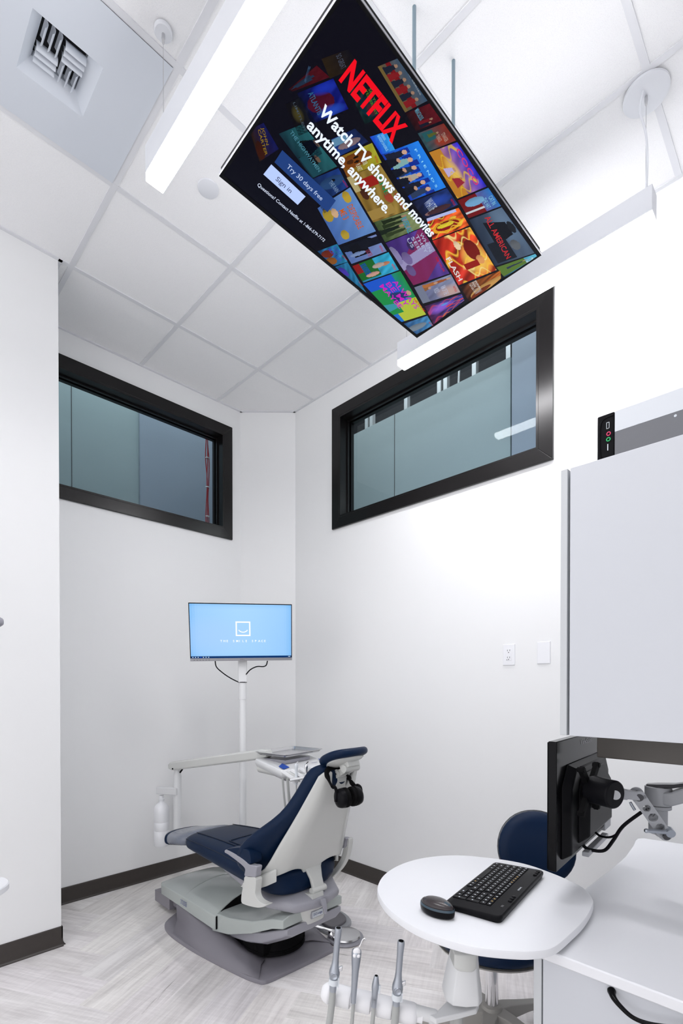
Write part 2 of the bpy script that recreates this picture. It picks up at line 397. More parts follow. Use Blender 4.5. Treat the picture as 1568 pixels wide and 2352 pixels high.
# windows
def window(name, axis, fixed, a0, a1, z0, z1, label):
    t = thing(name, ((a0+a1)/2, fixed, z0) if axis == 'x' else (fixed, (a0+a1)/2, z0), None, None); t['kind'] = 'structure'
    def P(a, dpt, z):      # dpt: metres into the wall (negative = towards the room)
        return Vector((a, fixed+dpt, z)) if axis == 'x' else Vector((fixed+dpt, a, z))
    cw = .078
    # casing: four mitred boards
    b = B()
    O = [(a0-cw, z0-cw), (a1+cw, z0-cw), (a1+cw, z1+cw), (a0-cw, z1+cw)]; I = [(a0, z0), (a1, z0), (a1, z1), (a0, z1)]
    for k in range(4):
        j = (k+1) % 4
        b.prism([P(O[k][0], -.018, O[k][1]), P(O[j][0], -.018, O[j][1]), P(I[j][0], -.018, I[j][1]), P(I[k][0], -.018, I[k][1])], P(0, .0175, 0)-P(0, 0, 0))
    mk('casing', b, 'casing', t, smooth=0, bevel=.002)
    # jamb lining with stops
    b = B()
    for (d0, d1, th) in ((-.017, .118, .012), (.055, .072, .022), (.088, .118, .026)):
        for (p0, q0, p1, q1) in ((a0, z0, a1, z0+th), (a0, z1-th, a1, z1), (a0, z0+th, a0+th, z1-th), (a1-th, z0+th, a1, z1-th)):
            c0 = P(p0, d0, q0); c1 = P(p1, d1, q1)
            b.box([min(c0[i], c1[i]) for i in range(3)], [max(c0[i], c1[i]) for i in range(3)])
    mk('jamb', b, 'casing', t, smooth=0)
    b = B(); c0 = P(a0+.012, .077, z0+.012); c1 = P(a1-.012, .083, z1-.012)
    b.box([min(c0[i], c1[i]) for i in range(3)], [max(c0[i], c1[i]) for i in range(3)])
    mk('pane', b, 'glass', t, smooth=0)
    return t
window('window_1', 'x', YL, WLX0, WLX1, WLZ0, WLZ1, '')
window('window_2', 'y', XR, WRY0, WRY1, WRZ0, WRZ1, '')
# spaces behind the windows: drywall, dark void over it, steel studs
b = B().use('beyond')
b.box((3.30, 1.62, 2.0), (3.36, 3.6, 3.715)); b.use('beyond2').box((3.28, .4, 2.0), (3.34, 1.60, 4.9)); b.use('slot').box((3.298, 2.66, 2.0), (3.300, 2.665, 3.715))
mk('wall_corridor_right', b, None, origin=(3.3, 2, 2), kind='structure', smooth=0)
b = B().use('dark')
b.box((3.9, .2, 1.9), (3.95, 3.9, 5.2)); b.box((XR+TH+.02, .2, 5.15), (3.95, 3.9, 5.2)); b.box((XR+TH+.02, .15, 1.9), (3.95, .2, 5.2)); b.box((XR+TH+.02, 3.85, 1.9), (3.95, 3.9, 5.2)); b.use('beyond').box((XR+TH+.02, .2, 1.85), (3.95, 3.9, 1.9)); b.use('dark')
b.box((XR+TH+.012, .2, CZ+.02), (XR+TH+.02, 3.9, 5.2))
mk('wall_corridor_right_far', b, None, origin=(3.9, 2, 1.9), kind='structure', smooth=0)
b = B()
for yy in (1.68, 1.96, 2.22, 2.28, 2.62, 3.02, 3.08):
    b.box((3.42, yy, 2.0), (3.46, yy+.035, 4.6))
b.tube([(3.41, 1.95, 4.5), (3.40, 2.08, 4.0), (3.41, 2.11, 3.6)], .008)
mk('trim_3', b, 'stud', origin=(3.42, 2, 2), kind='structure', smooth=0)
b = B().use('beyond'); b.box((.3, 4.20, 2.0), (1.760, 4.26, 5.0)); b.use('beyond2').box((1.762, 4.18, 2.0), (3.2, 4.24, 5.0)); b.use('slot').box((1.235, 4.198, 2.0), (1.240, 4.20, 5.0))
mk('wall_corridor_left', b, None, origin=(1.7, 4.2, 2), kind='structure', smooth=0)
b = B(); b.box((.25, YL+TH+.01, 4.95), (3.2, 4.26, 5.0)); b.box((.2, YL+TH+.01, 1.9), (.25, 4.26, 5.0)); b.box((3.2, YL+TH+.01, 1.9), (3.25, 4.26, 5.0)); b.box((.2, YL+TH+.01, 1.85), (3.25, 4.26, 1.9)); b.box((.2, YL+TH+.002, CZ+.02), (3.25, YL+TH+.01, 5.0))
mk('wall_corridor_left_far', b, 'beyond', origin=(1.7, 4.2, 1.9), kind='structure', smooth=0)
# red data wires tied in a bundle just behind the left window
b = B().use('red'); wx = Y(476, 1100, 3.66)
for k, o_ in enumerate((0, .011, -.008)):
    b.tube([(wx.x+o_+.006*math.sin(q*2.1+k*2), 3.66+.006*math.cos(q*1.7+k), 2.3+q*.16) for q in range(11)], .0042, n=6)
b.use('white')
for q in range(6): b.cyl((wx.x, 3.66, 2.55+q*.24), (wx.x, 3.66, 2.556+q*.24), .016, n=10)
mk('wire_bundle', b, None, label='bundle of red wires with white ties hanging behind the left window pane', cat='wires')

# ================================================================== PENDANT LIGHTS
def pendant(loc, y0, y1, canopy_r, label, cable_spots, cord=None):
    t = thing('pendant_light', (loc[0], (y0+y1)/2, 3.15), label, 'light', 'linear pendant lights'); x = loc[0]; w = .0325
    b = B(); b.box((x-w, y0, 3.178), (x+w, y1, 3.275)); mk('housing', b, 'fix', t, bevel=.0015)
    b = B(); b.box((x-w+.0015, y0+.0015, 3.150), (x+w-.0015, y1-.0015, 3.178)); mk('lens', b, 'lens', t, bevel=.003)
    for (cx, cy, r) in cable_spots:
        b = B(); b.lathe([(0, CZ-.014), (r*.9, CZ-.014), (r, CZ-.010), (r, CZ-.002), (0, CZ-.002)], (cx, cy, 0), n=40); c = mk('canopy', b, 'fix', t, smooth=40)
        b = B().use('steel'); b.cyl((cx, cy, 3.283), (cx, cy, CZ-.014), .0011, n=6); b.lathe([(.005, CZ-.014), (.006, CZ-.03), (.004, CZ-.045), (.0015, CZ-.05)], (cx, cy, 0), n=12)
        b.lathe([(.006, 3.275), (.005, 3.287), (.0015, 3.302)], (cx, cy, 0), n=12)
        mk('suspension_cable', b, None, t)
    if cord:
        b = B(); b.tube(cord, .004, n=8); mk('power_cord', b, 'fix', t)
    return t
a = Z(1497.5, 204, CZ)
pendant((2.160,), .487, 1.70, .07, 'linear pendant light hanging beside the dark framed window over the chair', [(2.162, .517, .078), (2.155, 1.655, .02)],
        [(2.135, .52, CZ-.014), (2.130, .53, CZ-.08), (2.150, .515, 3.5), (2.152, .51, 3.40), (2.158, .515, 3.275)])
pendant((.772,), .475, 1.705, .03, 'linear pendant light at top left beside the square air diffuser', [(.7826, 1.655, .03), (.7826, .52, .03)])
# the diffuser panel and its recessed louvres
cx, cy = GX-T/2, GY-1.5*T
t = thing('air_diffuser', (cx, cy, CZ-.01), 'flat white ceiling air diffuser with recessed square of curved louvres', 'air vent')
b = B(); h = T/2-.0118; a_ = .112; c_ = .074
O = [(-h,-h),(h,-h),(h,h),(-h,h)]; I = [(-a_,-a_),(a_,-a_),(a_,a_),(-a_,a_)]; J = [(-c_,-c_),(c_,-c_),(c_,c_),(-c_,c_)]
zf = CZ-.004
for k in range(4):
    j = (k+1) % 4
    for z_, A_, B_, z2 in ((zf, O, I, zf), (zf, I, J, zf+.045), (zf+.045, J, J, zf+.07)):
        b.quadpts([(cx+A_[k][0], cy+A_[k][1], z_), (cx+A_[j][0], cy+A_[j][1], z_), (cx+B_[j][0], cy+B_[j][1], z2), (cx+B_[k][0], cy+B_[k][1], z2)])
b.box((cx-h, cy-h, zf+.001), (cx-a_-.001, cy+h, zf+.006))
mk('face_panel', b, 'panel', t, smooth=0)
b = B(); b.box((cx-c_-.01, cy-c_-.01, zf+.069), (cx+c_+.01, cy+c_+.01, zf+.074)); mk('duct_throat', b, 'dark', t, smooth=0)
q = c_/2
def vane(vx, vy, along, tilt):
    b = B(); L_ = q*.93; R_ = .024; ringA = []; ringB = []
    for k in range(7):
        ang = -.9+1.8*k/6
        off = tilt*(R_*math.cos(ang)-R_*.8); hz = zf+.036-R_*math.sin(ang)
        for s_, ring in ((-1, ringA), (1, ringB)):
            ring.append(Vector((vx+off, vy+s_*L_, hz)) if along == 'y' else Vector((vx+s_*L_, vy+off, hz)))
    th = Vector((.0012, 0, 0)) if along == 'y' else Vector((0, .0012, 0))
    b.loft([ringA+[p+th for p in ringA[::-1]], ringB+[p+th for p in ringB[::-1]]])
    mk('louvre', b, 'panel', t, smooth=50)
for k in (-1, 0, 1):
    vane(cx-q+k*q*.62, cy-q, 'y', 1)      # upper left
    vane(cx+q, cy-q+k*q*.62, 'x', -1)
    vane(cx-q, cy+q+k*q*.62, 'x', -1.0)
    vane(cx+q+k*q*.62, cy+q, 'y', 1)
b = B(); p = Z(478, 434, CZ); b.lathe([(0, -.007), (.038, -.007), (.046, -.004), (.047, 0), (0, 0)], (p.x, p.y, CZ+.0025), n=40)
mk('ceiling_cap', b, 'fix', label='round flat white cover disc on the ceiling tile left of the television', cat='ceiling cover')
# ================================================================== TELEVISION under the ceiling
A_, B_, C_ = Z(503, 404, 3.1), Z(957, 776, 3.1), Z(1243, 586, 3.1)
rA, rB, rC = ray(503, 404), ray(957, 776), ray(1243, 586); tA, tB, tC = [(p-C0).length/r.length for p, r in ((A_, rA), (B_, rB), (C_, rC))]
for _ in range(400):      # slight tilt that makes the outline a true 16:9 rectangle
    def err(a, c):
        A1, C1, B1 = C0+rA*a, C0+rC*c, C0+rB*tB
        return (A1-B1).dot(C1-B1), (A1-B1).length/(C1-B1).length-1.742
    e0 = err(tA, tC); ea = err(tA+1e-4, tC); ec = err(tA, tC+1e-4)
    j = [[(ea[0]-e0[0])/1e-4, (ec[0]-e0[0])/1e-4], [(ea[1]-e0[1])/1e-4, (ec[1]-e0[1])/1e-4]]; dt = j[0][0]*j[1][1]-j[0][1]*j[1][0]
    tA -= .5*(e0[0]*j[1][1]-e0[1]*j[0][1])/dt; tC -= .5*(-e0[0]*j[1][0]+e0[1]*j[0][0])/dt
A_, B_, C_ = C0+rA*tA, C0+rB*tB, C0+rC*tC
TR = (B_-A_).normalized(); TU = (C_-B_).normalized(); TN = TR.cross(TU)      # TN points down to the viewer
TW, THh = (B_-A_).length, (C_-B_).length
print('TV', A_, B_, C_, TW, THh, TN)
Rt = Matrix((TR, TU, TN)).transposed().to_4x4(); Rt.translation = A_
tv = thing('television', A_+(B_-A_)/2+(C_-B_)/2, 'large flat screen television hung level under the ceiling, showing a film menu', 'television')
b = B().use('tvframe'); b.box((0, 0, -.012), (TW, THh, -.0015), Rt); b.use('blackmat').box((.004, .004, -.030), (TW-.004, THh-.004, -.012), Rt)
b.box((.12, .08, -.062), (TW-.12, THh-.10, -.030), Rt)
mk('body', b, None, tv, bevel=.0012)
b = B().use('black')
bz = .0085
for (x0, y0, x1, y1) in ((0,0,TW,.013), (0,THh-bz,TW,THh), (0,.013,bz,THh-bz), (TW-bz,.013,TW,THh-bz)): b.box((x0, y0, -.0015), (x1, y1, .0012), Rt)
b.use('tvframe'); b.box((TW*.63, -.006, -.010), (TW*.70, 0, -.002), Rt)
mk('bezel', b, None, tv, smooth=0)
# the lit picture: one mesh, colour per face
b = B(); pl = b.bm.loops.layers.float_color.new('pix')
def paint(f, c):
    if f:
        for l in f.loops: l[pl] = (*c, 1)
def tvp(u, v, lift=0): return plane(u, v, A_, TN) + TN*lift
for i in range(40):
    for j in range(24):
        x0 = bz+(TW-2*bz)*i/40; x1 = bz+(TW-2*bz)*(i+1)/40; y0 = .013+(THh-bz-.013)*j/24; y1 = .013+(THh-bz-.013)*(j+1)/24
        f = b.quadpts([Rt @ Vector(p) for p in ((x0,y0,0),(x1,y0,0),(x1,y1,0),(x0,y1,0))]); paint(f, (.0022, .002, .006))
def h2(s): return srgb(s)
def mixc(a, b_, t): t = max(0, min(1, t)); return tuple(a[k]+(b_[k]-a[k])*t for k in range(3))
def inscreen(p):
    q = Rt.inverted() @ p; return Vector((min(max(q.x, bz+.0005), TW-bz-.0005), min(max(q.y, .0135), THh-bz-.0005), 0))
def poster(q, cb, ct, dim=1.0, shapes=(), title=None, tcol='FFFFFF', tpos=(.1, .1, .8, .12), nx=20, ny=30, noise=.12, seed=0, lift=.0004, logo=True):
    P = [tvp(u, v) for u, v in q]     # bottom-left, top-left, top-right, bottom-right
    rnd = random.Random(seed+int(q[0][0])*7+int(q[1][1])); cb, ct = h2(cb), h2(ct)
    ph = [(rnd.uniform(2, 9), rnd.uniform(2, 9), rnd.uniform(0, 6), rnd.uniform(-1, 1)) for _ in range(5)]
    def pt(s, t): return (P[0]*(1-t)+P[1]*t)*(1-s) + (P[3]*(1-t)+P[2]*t)*s
    wd, hg = (P[3]-P[0]).length, (P[1]-P[0]).length
    nx = max(6, int(wd/.0021)); ny = max(6, int(hg/.0021))
    grid = [[b.bm.verts.new((Rt @ inscreen(pt(i/nx, j/ny))) + TN*lift) for i in range(nx+1)] for j in range(ny+1)]
    for j in range(ny):
        for i in range(nx):
            s, t = (i+.5)/nx, (j+.5)/ny
            c = mixc(cb, ct, t)
            w_ = sum(a4*math.sin(a1*s*3+a2*t*3+a3) for a1, a2, a3, a4 in ph)/3
            c = tuple(max(0, k*(1+noise*2.2*w_)+noise*.05*max(0, w_)) for k in c)
            for sh in shapes:
                kind, sx, sy, rx, ry, col = sh[:6]
                dx, dy = (s-sx)/rx, (t-sy)/(ry or 1)
                if kind == 'e' and dx*dx+dy*dy < 1: c = mixc(h2(col), (0, 0, 0), .35*max(0, -dx))
                elif kind == 'r' and abs(dx) < 1 and abs(dy) < 1: c = h2(col)
                elif kind == 'p':      # small figure: head over shoulders
                    if dx*dx+((t-sy)/(ry*.28))**2 < .22: c = h2(sh[6]) if len(sh) > 6 else h2('C49A80')
                    elif t < sy-ry*.1 and abs(dx) < min(1, .45+(sy-t)/ry*.5) and t > sy-ry: c = h2(col)
                elif kind == 'd' and abs(dx+dy*.6) < 1: c = mixc(c, h2(col), .8)
                elif kind == 'g' and dx*dx+dy*dy < 1: c = mixc(c, h2(col), 1-(dx*dx+dy*dy))
                elif kind == 's':       # jagged streaks
                    w2 = abs(math.sin(sx*6+s*9+math.sin(t*17+sy*9)*.8)*1.0-(t-sy)*2)
                    if w2 < rx: c = mixc(h2(col), c, w2/rx)
            c = tuple(k*dim for k in c)
            f = b.face([grid[j][i], grid[j][i+1], grid[j+1][i+1], grid[j+1][i]]); paint(f, c)
    R_ = (P[3]-P[0]).normalized(); U_ = (P[1]-P[0]); U_ = (U_-R_*U_.dot(R_)).normalized()
    if title:
        tc = tuple(k*dim for k in h2(tcol)); lines = title.split('\n'); x, y, w_, h_ = tpos
        for k, ln in enumerate(lines):
            o = pt(x, y+(len(lines)-1-k)*h_*1.38)
            for f in put_text(b, ln, o, R_, U_, w=wd*w_*len(ln)/max(map(len, lines)), h=hg*h_, bold=.012, lift=TN*(lift+.0004), res=2): paint(f, tc)
    if logo:
        for f in put_text(b, 'NETFLIX', pt(.60, .90), R_, U_, w=wd*.34, h=hg*.055, bold=.015, lift=TN*(lift+.0004), res=1): paint(f, tuple(k*dim for k in h2('D01020')))
pp = lambda x, y, r, h, c, s='C49A80': ('p', x, y, r, h, c, s)
poster([(985,350),(1050,326),(1117,428),(1050,456)], 'D08A28', '1E28D8', .75, [('r',.5,.15,.6,.22,'C8862C'),('g',.5,.38,.35,.2,'F0C860'),pp(.45,.42,.10,.3,'C8B8E8'),pp(.7,.5,.12,.32,'A02838'),('s',.2,.3,.25,0,'E8C030')], 'COCO', 'E83A78', (.12,.80,.76,.15), logo=False, noise=.3)
poster([(1051,460),(1121,431),(1150,473),(1076,501)], '8C1620', '2A7CD0', .7, [('r',.5,.28,.6,.3,'7A1218'),('e',.35,.42,.2,.3,'7CB4E0'),('r',.75,.3,.06,.3,'D8E0E8')], 'CAT IN\nTHE HAT', '8CD0F0', (.40,.64,.52,.14), logo=False)
poster([(1077,505),(1152,476),(1227,581),(1137,611)], '27364E', '5A708C', .62, [('g',.3,.8,.5,.3,'708AA8'),pp(.38,.90,.26,.6,'0E1420','1C222C'),('e',.72,.72,.11,.11,'6E747C'),('r',.75,.35,.22,.25,'141C2A')], 'ALL AMERICAN', 'E03038', (.06,.42,.88,.17), logo=False)
poster([(1140,614),(1229,583),(1234,590),(1158,637)], '203048', '60C0E0', .8, [('r',.45,.3,.45,.4,'5A7A30'),pp(.4,.7,.1,.5,'2A3450')], 'COL', 'D8E8F0', (.6,.70,.22,.2), logo=False)
poster([(931,260),(987,237),(1015,276),(955,301)], '2A0A14', '7A1424', .45, [pp(.72,.7,.12,.45,'901828'),pp(.86,.6,.1,.4,'182038')], 'MIRACULOUS', '70C8E8', (.05,.35,.55,.18), logo=False)
poster([(959,306),(1021,282),(1048,322),(984,348)], '30606A', 'A03424', .5, [('r',.3,.3,.25,.2,'2C6C74'),('g',.75,.6,.3,.3,'C04428'),pp(.3,.6,.1,.35,'6A7434')], 'STRANGER\nTHINGS', 'D8B8A8', (.45,.48,.42,.14), logo=False)
poster([(867,153),(922,130),(985,229),(930,258)], '7C6430', '40688C', .5, [('r',.5,.40,.6,.10,'901820')]+[pp(.12+.15*k,.62,.08,.5,'A02028' if k%2 else '20283C') for k in range(6)]+[('r',.5,.06,.6,.08,'8A7440')], 'THE SERIES', 'C0C8D0', (.2,.88,.6,.05), logo=False)
poster([(876,355),(960,323),(1024,430),(943,461)], '1438A8', '2080E8', .9, [('r',.5,.5,.7,.10,'1858D0')]+[('r',.08+.13*k,.56+.05*math.sin(k*4),.05,.12,'0C2C90') for k in range(8)]+[pp(.10+.16*k,.55+.02*(k%2),.09,.5,['181C30','7CA8A8','20304A','A8A090','14182C','283858'][k%6],'C8A088') for k in range(6)]+[pp(.2+.2*k,.30,.1,.34,'0A1020','B89078') for k in range(4)], 'F R I E N D S', '90D8F8', (.12,.80,.80,.055), logo=False, noise=.06)
poster([(849,314),(886,302),(907,344),(875,355)], '1840D0', '30A0F0', .8, [], 'DEREK\nIRRESPONSIBLE', '90D0F8', (.08,.40,.84,.16), logo=False)
poster([(946,464),(1026,432),(1052,470),(975,504)], '101838', '1C3880', .6, [('e',.82,.38,.11,.30,'A07878'),('e',.82,.50,.15,.34,'503038'),('g',.4,.6,.3,.4,'2850C0')], 'WHAT/IF', 'C8D8F0', (.25,.25,.5,.26), noise=.2)
poster([(979,502),(1053,477),(1077,518),(993,551)], 'C83018', 'E86020', .8, [('e',.35,.72,.07,.1,'F0C040'),('e',.62,.5,.28,.42,'F0A820'),('e',.6,.5,.2,.33,'901010'),('e',.56,.45,.1,.24,'E0D030'),('s',.3,.4,.3,0,'F8D040'),('r',.06,.4,.08,.5,'B8C0F0')], None, logo=False, noise=.4)
poster([(993,553),(1079,521),(1140,620),(1053,655)], 'B01C14', 'D84018', .8, [('g',.62,.72,.42,.35,'FFD860'),('s',.1,.55,.35,0,'FFC840'),('s',1.7,.9,.22,0,'FFE890'),('e',.42,.74,.22,.16,'7A1008'),('e',.66,.80,.10,.09,'E8A060'),('r',.70,.55,.07,.18,'981408'),('e',.24,.48,.095,.07,'F4D8B0')], 'FLASH', 'F0ECE8', (.40,.06,.52,.13), logo=False, noise=.3)
poster([(1056,659),(1149,621),(1150,640),(1080,697)], '3A1408', 'C86820', .6, [('e',.75,.6,.3,.5,'E8B060'),('e',.8,.4,.16,.3,'8A3818')], 'PERFECTION', 'E0D8D0', (.03,.22,.60,.2), logo=False, noise=.4)
poster([(858,510),(939,484),(971,521),(884,556)], '405830', 'A0B078', .55, [pp(.15,.8,.1,.6,'203018'),pp(.35,.75,.1,.6,'2C3C20'),pp(.55,.6,.12,.6,'18281C'),pp(.75,.7,.1,.6,'384828')], 'RIVERDALE', '30B0E0', (.25,.68,.70,.16), logo=False)
poster([(885,558),(968,524),(1032,628),(949,655)], '3C2470', '5A3C98', .75, [('d',.55,.55,.35,.35,'8A2050'),('d',.45,.52,.10,.35,'A8A8D8'),('e',.22,.52,.09,.08,'3A2A60'),('e',.42,.26,.14,.11,'7868A0'),('e',.68,.17,.13,.10,'6A5890'),('e',.3,.05,.2,.1,'9088B8')], 'WHEN\nTHEY\nSEE\nUS', 'B8C0E0', (.08,.52,.38,.085), noise=.2)
poster([(951,660),(1035,630),(1057,671),(971,697)], '5C6088', '9098B8', .75, [('g',.8,.8,.4,.4,'C8A8A0'),pp(.15,.9,.09,.5,'A05830'),pp(.15,.55,.12,.4,'B87038'),pp(.3,.35,.12,.3,'906038'),('r',.6,.08,.7,.12,'788098')], 'RIM OF THE\nWORLD', 'C0C4DC', (.42,.42,.5,.14))
poster([(975,703),(1060,675),(1066,690),(995,745)], '4A1848', '3040A0', .75, [('s',.3,.5,.5,0,'C03858'),('s',1.3,.8,.3,0,'E07840'),('g',.4,.4,.3,.4,'9060E0'),('e',.3,.5,.06,.1,'60A0F0'),('e',.55,.6,.06,.1,'E04040')], None, logo=False, noise=.6)
poster([(729,478),(804,430),(863,531),(777,563)], '4A70B8', '6C98D8', .7, [('e',.12,.80,.12,.10,'C8A838'),('e',.25,.15,.16,.13,'B89C34'),('e',.82,.28,.12,.10,'C0A438'),('e',.28,.33,.11,.08,'E0B890')], 'DESPICABLE\nME 3', 'D8641C', (.28,.45,.60,.17), logo=False, noise=.05)
poster([(796,408),(872,376),(939,482),(857,511)], '90702C', 'A0843C', .65, [('r',.22,.45,.10,.25,'A82018'),('e',.4,.2,.12,.1,'502818'),('e',.62,.72,.12,.1,'B04830'),('r',.85,.35,.1,.35,'B09048'),('r',.12,.06,.2,.1,'C8B880')], 'JANE', '189858', (.12,.72,.45,.13), noise=.25)
poster([(776,362),(854,328),(876,373),(797,407)], '8C5018', 'B8B830', .65, [('e',.4,.42,.32,.45,'8A4810'),('e',.3,.45,.05,.08,'180C04'),('e',.5,.42,.05,.08,'180C04'),('e',.4,.25,.1,.1,'502808')], 'OUR\nPLANET', 'E0E0C0', (.62,.35,.34,.14))
poster([(640,307),(694,285),(774,382),(717,409)], '143848', '2C7880', .5, [pp(.42,.95,.18,.5,'081418','806858'),pp(.70,.60,.18,.55,'0A1418','806858'),('r',.85,.2,.3,.15,'205868')], 'THE HIGHWAYMEN', '60A8C0', (.05,.38,.88,.15), logo=False)
poster([(717,411),(777,386),(800,429),(752,457)], '143060', '2048A0', .5, [('e',.45,.55,.25,.5,'305890'),('e',.40,.62,.06,.08,'081020')], 'THE RAIN', '90B0D8', (.40,.42,.52,.16))
poster([(682,214),(765,180),(800,250),(716,285)], '08103C', '1020A0', .45, [('e',.5,.45,.3,.35,'601030'),('g',.85,.6,.2,.4,'3060F0'),('g',.15,.7,.2,.4,'2040E0')], 'ATLANTIS', '4080B0', (.12,.25,.7,.15), logo=False, noise=.5)
poster([(573,298),(605,282),(640,342),(596,371)], '3A2408', '101C70', .4, [('e',.7,.2,.3,.2,'502010')], 'JOHN\nCARTER', 'C8A020', (.10,.48,.8,.18), logo=False)
poster([(655,240),(690,222),(732,292),(686,312)], '100C14', '181C28', .4, [('g',.4,.4,.3,.3,'605828')], 'LIMITLESS', '607080', (.05,.45,.9,.14), logo=False)
poster([(662,205),(727,150),(757,177),(672,210)], '40101A', '701424', .35, [('e',.4,.4,.25,.35,'304868')], 'BOLT', '5880B0', (.4,.45,.45,.4), logo=False)
poster([(738,135),(800,112),(830,150),(757,180)], '403018', '181828', .3, [], 'SO GREAT', '707890', (.1,.5,.7,.2), logo=False)
poster([(783,566),(863,538),(888,577),(807,606)], '5C78B8', '7C90C8', .7, [('e',.15,.35,.25,.5,'0A1020'),('r',.45,.4,.32,.22,'080C18'),('e',.62,.30,.10,.22,'8098C8'),('r',.3,.75,.2,.3,'0A1020')], 'LUCIFER', 'A04060', (.60,.52,.36,.13), noise=.05)
poster([(809,611),(892,579),(916,620),(834,649)], '2878A0', '30B0D8', .75, [('r',.4,.25,.5,.3,'186828'),('e',.45,.75,.09,.15,'C08060'),('e',.42,.6,.12,.16,'B8A8A0'),('e',.75,.35,.11,.18,'D0A090'),('r',.2,.08,.3,.1,'901818')], 'BOSS ADVENTURE', '1838C8', (.1,.18,.6,.16), noise=.2)
poster([(834,652),(919,622),(978,722),(917,741)], '1C6CD8', '189040', .8, [('r',.3,.25,.32,.5,'1858D0'),('r',.82,.7,.25,.5,'B8C83C'),('r',.5,.2,.3,.2,'189048'),pp(.45,.88,.12,.5,'203870'),pp(.62,.42,.10,.5,'3898A8')], 'ALWAYS\nBE MY\nMAYBE', 'D020C0', (.14,.30,.68,.13), noise=.05)
poster([(925,744),(981,725),(994,747),(954,769)], '2C5890', '4890C8', .7, [('e',.55,.35,.22,.45,'8090A0')], None, noise=.2)
poster([(729,577),(774,560),(798,601),(764,612)], '205890', '2890C0', .6, [('e',.3,.3,.2,.3,'803020'),('e',.7,.2,.2,.3,'A06028')], 'SUPER\nMONSTERS', '4050D0', (.1,.45,.8,.18), noise=.3)
poster([(766,614),(798,602),(844,677),(800,645)], '185088', '2888B8', .6, [('e',.3,.35,.2,.25,'5040C0')], None, noise=.2)
poster([(690,330),(722,318),(740,352),(712,372)], '040816', '0C1438', .4, [], None, logo=False)
poster([(760,320),(815,295),(846,325),(776,360)], '2048A0', '182858', .5, [('e',.6,.5,.2,.4,'A08890'),('r',.25,.3,.2,.3,'78B0D8')], None, logo=False, noise=.2)
poster([(800,205),(850,190),(890,262),(838,285)], '083030', '081028', .45, [('e',.6,.5,.3,.4,'0C3848'),('g',.7,.5,.2,.2,'701828')], 'SEE YOU\nYESTERDAY', '70A828', (.15,.62,.7,.12), logo=False, noise=.4)
poster([(735,475),(748,466),(757,480),(745,490)], '10182C', '10182C', .5, [], None, logo=False)
# page lettering over the posters
def line(txt, p0, p1, hpx, col, bold=.02, lift=.0012, up=None):
    a, c = tvp(*p0), tvp(*p1); r = (c-a); w_ = r.length; u_ = tvp(*hpx)-a; u_ = (u_-r.normalized()*u_.dot(r.normalized()))
    for f in put_text(b, txt, a, r, u_, w=w_, h=u_.length, bold=bold, lift=TN*lift, res=3): paint(f, col)
line('NETFLIX', (779, 181), (902, 328), (815, 134), h2('E8081C'), .040)
line('Watch TV shows and movies', (730, 258), (987, 545), (744, 233), h2('E8F0FF'), .027)
line('anytime, anywhere.', (703, 290), (886, 490), (716, 266), h2('E8F0FF'), .027)
def flatquad(pts, col, lift):
    f = b.quadpts([tvp(u, v)+TN*lift for u, v in pts]); paint(f, col)
flatquad([(630,372),(648,344),(771,460),(752,487)], h2('1E3C78'), .0010)
flatquad([(604.6,399.8),(622.8,376.8),(701.5,450.8),(683.4,470)], h2('B4C8F8'), .0010)
line('Try 30 days free', (657, 383), (737, 460), (663, 374), h2('B8C8E8'), .004, .0016)
line('Sign in', (632, 412), (666, 443), (638.5, 403), h2('3A4060'), .004, .0016)
line('Questions? Contact Netflix at 1-866-579-7172', (590, 425), (743, 555), (595, 419), h2('D8E2F8'), .006, .0012)
mk('screen', b, 'screen', tv, smooth=0, recalc=False)
b = B().use('rod')
rods = [(1.3476, 1.005), (1.5631, .9896), (1.3476, 1.235), (1.5631, 1.235)]
for rx, ry in rods: b.cyl((rx, ry, 3.165), (rx, ry, CZ+.02), .0065, n=12)
mk('threaded_rod', b, None, tv)
b = B().use('blackmat')
for rx in (1.3476, 1.5631): b.box((rx-.016, .92, 3.158), (rx+.016, 1.32, 3.168))
for ry in (.99, 1.235): b.box((1.20, ry-.012, 3.168), (1.70, ry+.012, 3.176))
mk('mount_bracket', b, None, tv, smooth=0)

# ================================================================== DENTAL CHAIR
ch = thing('dental_chair', (1.58, 2.2, 0), 'navy blue reclining dental chair with white shell and grey floor base', 'dental chair')
CX = 1.585
def supring(c, hw, hh, e=2.6, n=28, a=Vector((1,0,0)), u=Vector((0,0,1))):
    R = []
    for i in range(n):
        t = 2*math.pi*i/n; q, s = math.cos(t), math.sin(t)
        R.append(Vector(c) + a*(hw*math.copysign(abs(q)**(2/e), q)) + u*(hh*math.copysign(abs(s)**(2/e), s)))
    return R
def bodyloft(st, e=2.8):
    return [supring((cx, y, (zt+zb)/2), hw, (zt-zb)/2, e) for y, cx, hw, zt, zb in st]
# floor plate
b = B()
plate = [(1.262,2.64),(1.262,2.46),(1.278,2.28),(1.318,2.01),(1.345,1.905),(1.372,1.872),(1.46,1.862),(1.76,1.848),(1.80,1.865),(1.845,1.99),(1.885,2.12),(1.905,2.32),(1.90,2.66),(1.86,2.78),(1.76,2.86),(1.72,3.02),(1.44,3.02),(1.43,2.86),(1.30,2.76)]
pr3 = spline([Vector((x, y, 0)) for x, y in plate], 4, True); cen = Vector((1.585, 2.35, 0))
def shr(k, z, kx=None): return [Vector((cen.x+(p.x-cen.x)*(kx or k), cen.y+(p.y-cen.y)*k, z)) for p in pr3]
b.loft([shr(1, .001), shr(1, .014), shr(.988, .020), shr(.90, .022)])
mk('base_plate', b, 'cbase', ch, smooth=50)
